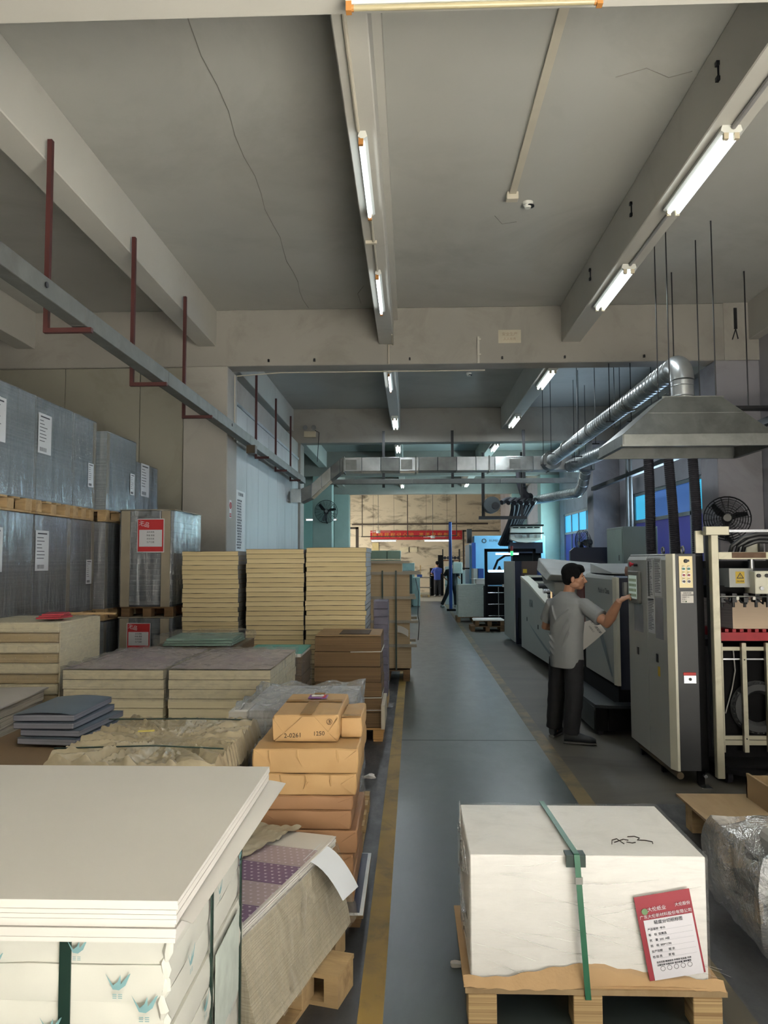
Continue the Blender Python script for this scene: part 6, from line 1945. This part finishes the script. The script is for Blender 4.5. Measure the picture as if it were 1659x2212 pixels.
def far_person(label, base, face, top_m, leg_m, height, legs, arms, head_m=hair_m):
    t = thing('person', label, 'person', base)
    b0 = Vector(base)
    f_ = Vector(face).normalized()
    r_ = f_.cross(UPV)
    s = height / 1.72
    b = MB()
    P, A = head(b, b0 + UPV * 1.60 * s + f_ * .03, f_, s)
    b.tube([b0 + UPV * 1.54 * s, b0 + UPV * 1.38 * s], .055 * s, 10)
    loft(b, [(b0 + UPV * z * s, r_, f_, a * s, d * s) for z, a, d in ((.85, .14, .09), (1.1, .14, .09), (1.3, .17, .09), (1.4, .08, .07))])
    for side, (el, wr) in zip((1, -1), arms):
        sh = b0 + r_ * side * .19 * s + UPV * 1.34 * s
        e_ = b0 + r_ * el[0] * s + f_ * el[1] * s + UPV * el[2] * s
        w_ = b0 + r_ * wr[0] * s + f_ * wr[1] * s + UPV * wr[2] * s
        b.tube([sh, e_, w_], .04 * s, 10, r_list=[.05 * s, .042 * s, .03 * s])
        hand(b, w_, w_ - e_, f_.cross(w_ - e_) if (w_ - e_).cross(f_).length > .01 else r_, r_ * -side, (.5, .6, .7, .8), s)
    for side, (kn, an) in zip((1, -1), legs):
        b.tube([b0 + r_ * side * .09 * s + UPV * .86 * s, b0 + r_ * kn[0] * s + f_ * kn[1] * s + UPV * kn[2] * s, b0 + r_ * an[0] * s + f_ * an[1] * s + UPV * .09 * s], .06 * s, 10, r_list=[.08 * s, .055 * s, .04 * s])
    fuse(b.build('body', skin, t), .012, 3)
    q = MB()
    ell(q, P(0, -.02, .045), (.087 * s, .096 * s, .085 * s), A)
    ell(q, P(0, -.05, .0), (.075 * s, .05 * s, .07 * s), A)
    fuse(q.build('hair', head_m, t), .012, 2)
    q = MB()
    loft(q, [(b0 + UPV * z * s, r_, f_, a * s, d * s) for z, a, d in ((.80, .17, .115), (1.0, .165, .112), (1.25, .2, .118), (1.36, .17, .1), (1.42, .075, .07))], 24)
    for side, (el, wr) in zip((1, -1), arms):
        sh = b0 + r_ * side * .18 * s + UPV * 1.33 * s
        e_ = b0 + r_ * el[0] * s + f_ * el[1] * s + UPV * el[2] * s
        q.tube([sh - r_ * side * .06, sh, sh.lerp(e_, .8)], .065 * s, 10, r_list=[.07 * s, .07 * s, .065 * s])
    fuse(q.build('shirt', top_m, t), .014, 3)
    q = MB()
    loft(q, [(b0 + UPV * z * s, r_, f_, a * s, d * s) for z, a, d in ((.78, .155, .11), (.88, .15, .1))], 20)
    for side, (kn, an) in zip((1, -1), legs):
        q.tube([b0 + r_ * side * .085 * s + UPV * .82 * s, b0 + r_ * kn[0] * s + f_ * kn[1] * s + UPV * kn[2] * s, b0 + r_ * an[0] * s + f_ * an[1] * s + UPV * .1 * s], .07 * s, 12, r_list=[.095 * s, .075 * s, .062 * s])
    fuse(q.build('trousers', leg_m, t), .014, 3)
    for side, (kn, an) in zip((1, -1), legs):
        hv = b0 + r_ * an[0] * s + f_ * (an[1] - .07) * s
        q = MB()
        loft(q, [(hv + f_ * .27 * s * u + UPV * (z / 2), r_, UPV, wd * s, z / 2) for u, wd, z in ((0, .03, .07), (.1, .04, .1), (.5, .044, .08), (.85, .044, .05), (1, .02, .035))], 12)
        q.build('shoe', pm('grey_shoe', (120, 118, 114), .7), t, smooth=True)
    return t


far_person('man in black clothes stepping beside the press at the end of the aisle', (1.52, 28.8, 0), (.45, .9, 0), pm('black_cloth', (18, 18, 20), .8, var=.2), pm('black_cloth2', (20, 20, 22), .8, var=.2), 1.76,
           (((.12, .05, .47), (.14, .02, 0)), ((-.2, -.02, .47), (-.36, -.08, 0))), (((.24, .1, 1.1), (.2, .3, 1.05)), ((-.3, -.02, 1.1), (-.2, .16, .95))))
far_person('man in a blue shirt bending over a bench in the far workshop', (1.28, 37.4, 0), (-.25, .95, 0), pm('blue_shirt', (62, 78, 150), .8, var=.08), pm('charcoal_trousers', (46, 44, 48), .8), 1.7,
           (((.1, .0, .47), (.12, 0, 0)), ((-.1, .0, .47), (-.1, .05, 0))), (((.24, .16, 1.12), (.1, .36, 1.05)), ((-.25, .16, 1.12), (-.12, .36, 1.05))))
# ================================================================ press and far workshop
lb = pm('press_light_blue', (122, 174, 210), .45, var=.03)
bl = pm('press_blue', (34, 70, 140), .45, var=.05)
t = thing('printing_press', 'big light blue printing press with dark blue posts at the aisle end', 'printing press', (3.0, 24.6, 0))
MB().box(1.98, 4.2, 24.2, 26.2, .2, 2.52).build('tower', lb, t, bevel=.02)
MB().box(1.84, 1.98, 24.3, 26.2, .2, 2.25).build('side_cover', lb, t, bevel=.02)
MB().box(1.9, 2.02, 24.05, 24.2, .1, 2.3).build('corner_post', bl, t)
MB().box(3.3, 3.75, 24.05, 24.2, .1, 2.2).build('door', bl, t)
lo_ = MB().ring((2.3, 24.19, 2.36), (0, 1, 0), .06, .012, 16, 5)
lo_.build('logo_ring', pm('logo_grey', (60, 70, 80), .5), t)
text('lettering', 'RUMEI', .1, (2.6, 24.195, 2.36), (1, 0, 0), (0, 0, 1), pm('logo_grey', (60, 70, 80), .5), t)
MB().box(1.8, 1.95, 24.6, 24.9, 2.3, 2.75).build('junction', blackm, t)
MB().box(1.88, 2.0, 23.2, 24.0, .1, 1.5).build('guard', mg, t)
MB().box(2.02, 2.18, 23.2, 24.0, .1, 1.5).build('guard_blue', bl, t)
MB().box(2.1, 3.9, 24.0, 24.2, .1, .2).build('base', mk_, t)
t = thing('delivery_frame', 'black arch frame with a lit lamp over the press delivery', 'frame', (2.7, 20.4, 0))
MB().box(1.95, 2.02, 20.4, 20.5, 0, 2.04).build('upright', mk_, t)
MB().box(3.22, 3.29, 20.4, 20.5, 0, 2.04).build('upright', mk_, t)
MB().box(1.95, 3.29, 20.4, 20.5, 1.98, 2.06).build('lintel', mk_, t)
MB().box(2.25, 2.85, 20.45, 20.5, 1.90, 1.95).build('lamp', emit('frame_lamp', (220, 245, 255), 3.0), t)
MB().box(2.02, 3.22, 20.5, 20.8, 1.1, 1.45).build('gripper_unit', mk_, t)
MB().box(2.05, 2.6, 20.42, 20.5, 1.44, 1.5).build('light_strip', emit('frame_lamp', (220, 245, 255), 3.0), t)
MB().box(2.02, 3.22, 20.7, 21.6, .05, 1.05).build('dark_chassis', mk_, t)
MB().cyl((2.35, 20.55, 1.45), (2.35, 20.55, 1.6), .08, 10, r2=.02).build('cap', mk_, t)
MB().tube([(2.2, 20.55, 1.5), (2.3, 20.5, 1.75), (2.5, 20.5, 1.88), (2.8, 20.5, 1.9)], .03, 6).build('hose', mk_, t, smooth=True)
for z in (.9, .6, .3):
    MB().cyl((2.03, 20.42, z), (2.5, 20.42, z), .012, 6).build('guard_rail', steel, t)
MB().cyl((2.3, 20.42, .1), (2.3, 20.42, 1.05), .012, 6).build('guard_post', steel, t)
MB().box(2.4, 3.0, 20.2, 20.42, 1.06, 1.12).build('delivery_grip', white_en, t)
t = thing('white_console', 'white rounded ink console standing high beside the green column', 'machine', (3.3, 22, 0))
MB().box(2.82, 3.72, 21.9, 22.4, 2.34, 2.72).build('body', white_en, t, bevel=.03, seg=2)
MB().box(2.8, 3.76, 21.85, 22.45, 2.72, 2.76).build('lid_edge', mk_, t)
MB().box(2.8, 3.76, 21.86, 21.9, 2.5, 2.53).build('dark_band', mk_, t)
for k in range(4):
    MB().box(2.95 + k * .2, 3.07 + k * .2, 21.87, 21.9, 2.4, 2.48).build('grip', mg, t)
for k in range(4):
    MB().box(2.9 + k * .2, 3.05 + k * .2, 21.87, 21.9, 2.66, 2.69).build('slot', mk_, t)
MB().prism([(2.82, 2.34), (3.72, 2.34), (3.5, 2.27), (3.27, 2.25), (3.04, 2.27)], 'Y', 21.88, 22.3).build('belly', white_en, t)
MB().box(2.82, 3.74, 21.95, 22.4, 1.95, 2.26).build('dark_base', navy, t)
MB().box(2.9, 3.7, 22.0, 22.4, 0, 1.95).build('pedestal', mk_, t)
t = thing('blue_mast', 'tall slim blue mast of a lifting truck at the aisle end', 'mast', (1.42, 27, 0))
MB().box(1.33, 1.44, 26.95, 27.05, .05, 3.1).build('mast', bl, t, bevel=.02)
MB().box(1.25, 1.55, 26.8, 27.2, 0, .06).build('base', mk_, t)
t = thing('control_pod', 'pale control pod on a stalk in front of the man in black', 'control box', (1.46, 24, 0))
MB().box(1.3, 1.6, 23.95, 24.1, 1.34, 1.7).build('housing', pm('pod_grey', (176, 190, 184), .4), t, bevel=.02)
MB().box(1.34, 1.56, 23.94, 23.95, 1.4, 1.66).build('screen_door', pm('pod_face', (150, 168, 162), .4), t)
MB().cyl((1.58, 24.05, 0), (1.58, 24.05, 1.36), .025, 8).cyl((1.58, 24.05, 1.5), (1.83, 24.05, 1.5), .02, 8).build('stalk', mk_, t)
t = thing('white_cabinets', 'pale switch cabinets behind the man in black', 'cabinet', (1.5, 31, 0))
MB().box(1.35, 1.8, 30.6, 31.2, 0, 1.5).build('body', mg, t, bevel=.01)
MB().box(1.83, 2.5, 30.6, 31.2, 0, 1.35).build('body', mg, t, bevel=.01)
MB().box(1.34, 1.82, 30.58, 30.6, .75, .8).build('band', pm('green_band', (110, 130, 110), .6), t)

# film wrapped paper pallet by the press, and low pallets
t = thing('wrapped_pale_load', 'pale paper load in film by the press delivery', 'pallet load', (1.8, 22.3, .15))
MB().box(1.34, 2.22, 22.0, 22.8, .155, 1.06).build('paper_block', layered('pale_green_edges', (190, 196, 186), (164, 170, 160), 120), t)
shell(1.34, 2.22, 22.0, 22.8, .16, 1.06, .012, 41, 12).build('wrap_film', wrap_clear, t, smooth=True)
MB().box(1.85, 2.2, 22.02, 22.5, 1.075, 1.22).build('sheet_ream', white_paper, t, bevel=.01)
MB().box(1.75, 2.32, 22.0, 22.52, 1.221, 1.228, rz=.08).build('loose_sheet', white_paper, t)
pallet('pallet under the pale wrapped load by the press', 1.3, 2.24, 22.0, 22.8, 0, .15, wood_d)
for i in range(2):
    pallet(('lower empty pallet of the pair in front of the delivery frame', 'upper empty pallet of the pair in front of the delivery frame')[i], 1.48 + .1 * i, 2.3, 19.2, 19.9, .135 * i, .13, wood_d, group='empty pallets by the delivery')
for i in range(3):
    tag(MB().box(1.55 + .02 * i, 2.3, 19.2 + .03 * i, 19.9, .267 + .008 * i, .273 + .008 * i, rz=.03 * i - .03).build('waste_sheet', white_paper), ('lowest white sheet on the low pallets by the press', 'middle white sheet on the low pallets by the press', 'top white sheet on the low pallets by the press')[i], 'paper sheet', 'sheets on the low pallets')

# red banner on the far wall
t = thing('banner', 'red banner with yellow Chinese lettering on the far stained wall', 'banner', (.3, 41.9, 2.8))
MB().box(-2.2, 2.8, 41.95, 41.99, 2.86, 3.36).build('cloth', pm('banner_red', (176, 34, 44), .7, var=.05), t)
gold = pm('banner_gold', (214, 150, 60), .6)
for i, ch in enumerate('操作规程记心间'):
    text('lettering', ch, .27, (-1.98 + i * .335, 41.945, 3.1), (1, 0, 0), (0, 0, 1), gold, t)
for i, ch in enumerate('平平安安每一天'):
    text('lettering', ch, .27, (.58 + i * .335, 41.945, 3.1), (1, 0, 0), (0, 0, 1), gold, t)
# ceiling fans and pipes of the far workshop
for x, y, z, lb in ((-1.6, 38.0, 3.15, 'left white ceiling fan hanging before the red banner'), (1.05, 36.5, 2.85, 'right white ceiling fan hanging before the red banner')):
    t = thing('ceiling_fan', lb, 'ceiling fan', (x, y, z))
    MB().cyl((x, y, z), (x, y, ZC), .012, 6).build('rod', galv2, t)
    MB().cyl((x, y, z - .06), (x, y, z + .06), .1, 14).build('hub', white_en, t, smooth=True)
    for k in range(3):
        a = 2 * PI * k / 3 + .2
        MB().hexa([(x + math.cos(a) * .1 - math.sin(a) * .06, y + math.sin(a) * .1 + math.cos(a) * .06, z), (x + math.cos(a) * .6 - math.sin(a) * .07, y + math.sin(a) * .6 + math.cos(a) * .07, z), (x + math.cos(a) * .6 + math.sin(a) * .07, y + math.sin(a) * .6 - math.cos(a) * .07, z), (x + math.cos(a) * .1 + math.sin(a) * .06, y + math.sin(a) * .1 - math.cos(a) * .06, z),
                   (x + math.cos(a) * .1 - math.sin(a) * .06, y + math.sin(a) * .1 + math.cos(a) * .06, z + .01), (x + math.cos(a) * .6 - math.sin(a) * .07, y + math.sin(a) * .6 + math.cos(a) * .07, z + .01), (x + math.cos(a) * .6 + math.sin(a) * .07, y + math.sin(a) * .6 - math.cos(a) * .07, z + .01), (x + math.cos(a) * .1 + math.sin(a) * .06, y + math.sin(a) * .1 - math.cos(a) * .06, z + .01)]).build('blade', white_en, t)
pipe_m = pm('dark_pipe', (72, 62, 56), .6)
tag(MB().cyl((-3.2, 41.9, 3.7), (4.2, 41.9, 3.72), .04, 8).build('wall_pipe', pipe_m, smooth=True), 'dark horizontal pipe on the far wall above the red banner', 'pipe')
t = thing('lamp_rail', 'dark pipe frame hanging below the red banner', 'rail', (0, 37.2, 2.7))
MB().cyl((-2.4, 37.3, 2.9), (2.25, 37.3, 2.93), .025, 6).build('rail', pipe_m, t)
for x in (-2.35, -.15, 2.22):
    MB().cyl((x, 37.3, 2.9), (x, 37.3, ZC), .022, 6).build('drop', pipe_m, t)
tag(MB().box(-2.72, -2.58, 38.0, 38.14, 0, 3.4).box(-3.2, -2.58, 38.0, 38.14, 3.3, 3.4).build('steel_gantry', pipe_m), 'dark steel gantry post at the left of the far workshop', 'post')
tag(MB().box(2.7, 2.78, 40, 40.08, 0, 3.3).box(2.7, 4.6, 40, 40.08, 3.22, 3.3).build('door_frame', pipe_m), 'dark pipe frame at the right of the far workshop', 'frame')
t = thing('wall_sign', 'small yellow and black sign left of the banner lamp', 'sign', (-1.9, 41.9, 2.3))
MB().box(-2.1, -1.75, 41.96, 41.99, 2.05, 2.7).build('plate', pm('cream_plate', (196, 180, 130), .6), t)
MB().box(-2.05, -1.8, 41.95, 41.96, 2.1, 2.25).build('dark_band', blackm, t)
t = thing('wall_notice', 'pair of cream notices on the far wall below the banner', 'notice', (-.1, 41.95, 1.9))
MB().box(-.6, -.12, 41.96, 41.985, 2.2, 2.45).build('sheet', pm('cream_notice', (212, 202, 172), .7), t)
MB().box(-.06, .35, 41.96, 41.985, 2.2, 2.45).build('sheet', pm('cream_notice', (212, 202, 172), .7), t)
MB().box(-.1, -.07, 41.95, 41.985, 2.18, 2.47).build('divider', blackm, t)
# benches and machines there
t = thing('work_bench', 'steel work bench with clutter in the far workshop', 'bench', (.45, 37.8, 0))
MB().box(.15, .98, 37.5, 38.2, .88, .92).build('top', pm('bench_top', (120, 112, 100), .6), t)
MB().box(.15, .98, 37.5, 38.2, .4, .43).build('shelf', pm('bench_top', (120, 112, 100), .6), t)
for x in (.18, .95):
    for y in (37.53, 38.17):
        MB().box(x - .02, x + .02, y - .02, y + .02, 0, .88).build('leg', blackm, t)
tag(MB().box(.3, .55, 37.7, 37.95, .921, 1.05).build('blue_bin', bl), 'small blue bin on the far work bench', 'bin')
tag(MB().box(.44, .5, 37.9, 37.96, .921, 1.5).build('wood_post', wood), 'upright wooden batten standing on the far work bench', 'batten')
t = thing('dark_machine', 'black folding machine in front of the man in blue', 'machine', (1.2, 38.4, 0))
MB().box(.95, 1.6, 38.15, 38.9, 0, 1.35).build('body', mk_, t)
MB().box(.98, 1.3, 38.05, 38.15, .98, 1.02).build('tray', white_en, t)
MB().box(1.35, 1.6, 38.2, 38.5, 1.35, 2.0).build('head', mk_, t)
pallet('small pallet with light boards in the sunlit patch', .1, .9, 36.6, 37.2, 0, .12, wood)
tag(MB().box(.12, .88, 36.62, 37.18, .121, .22).build('board_pile', pm('pale_board', (200, 184, 160), .7)), 'low pile of light boards on the small far pallet', 'board pile')  # boards in one even pale colour
t = thing('green_cabinet', 'dark green cabinet and pale boxes behind the strapped board stack', 'cabinet', (-.2, 30, 0))
MB().box(-1.2, .05, 29.5, 30.3, 0, 1.35).build('body', pm('cabinet_dark_green', (76, 92, 88), .5), t, bevel=.01)
MB().box(.08, .35, 29.6, 30.2, 0, 1.1).build('pale_box', pm('pale_box', (168, 184, 178), .5), t, bevel=.01)
MB().box(-1.2, .15, 30.4, 31, 0, 1.65).build('pale_back_box', pm('pale_box', (168, 184, 178), .5), t, bevel=.01)
t = thing('shelf_rack', 'brown shelf with dark round rolls beyond the blue mast', 'shelf', (2.0, 39, 0))
MB().box(1.6, 2.5, 38.8, 39.4, 1.7, 1.76).build('board', pm('brown_shelf', (120, 78, 52), .6), t)
MB().box(1.6, 2.5, 38.8, 39.4, .9, .95).build('board', pm('brown_shelf', (120, 78, 52), .6), t)
for x in (1.62, 2.46):
    MB().box(x - .02, x + .02, 38.8, 38.84, 0, 2.3).build('post', blackm, t)
    MB().box(x - .02, x + .02, 39.36, 39.4, 0, 2.3).build('post', blackm, t)
for k in range(5):
    x = 1.72 + k * .17
    o = MB().cyl((x, 38.85, 1.86), (x, 39.2, 1.86), .08, 12)
    tag(o.build('dark_roll', rubber, smooth=True), '%s dark roll from the left on the brown shelf beyond the blue mast' % ('first', 'second', 'third', 'fourth', 'fifth')[k], 'roll', 'dark rolls on the shelf')
# left side room details
tag(MB().box(-5.4, -3.3, 31.9, 32.3, 0, 1.9).build('blue_locker', pm('locker_blue', (44, 58, 110), .5)), 'dark blue locker in the side room left of the fan column', 'locker')
# litter on the floor
for i, (x, y, s, lbl) in enumerate(((-.36, 6.4, .05, 'small torn scrap of paper on the dark floor left of the yellow line'), (-.33, 9.4, .09, 'crumpled bit of clear film on the floor beside the cardboard stack'), (.2, 3.5, .03, 'tiny paper scrap on the aisle floor near the white load'))):
    o = soft_box(x - s, x + s, y - s * .6, y + s * .6, .001, .012 + s * .15, 5, 5, 2, s * .5, 22, i * 3 + 1, 0)
    tag(o.build('floor_scrap', wrap_clear if i == 1 else white_paper, smooth=True), lbl, 'scrap')
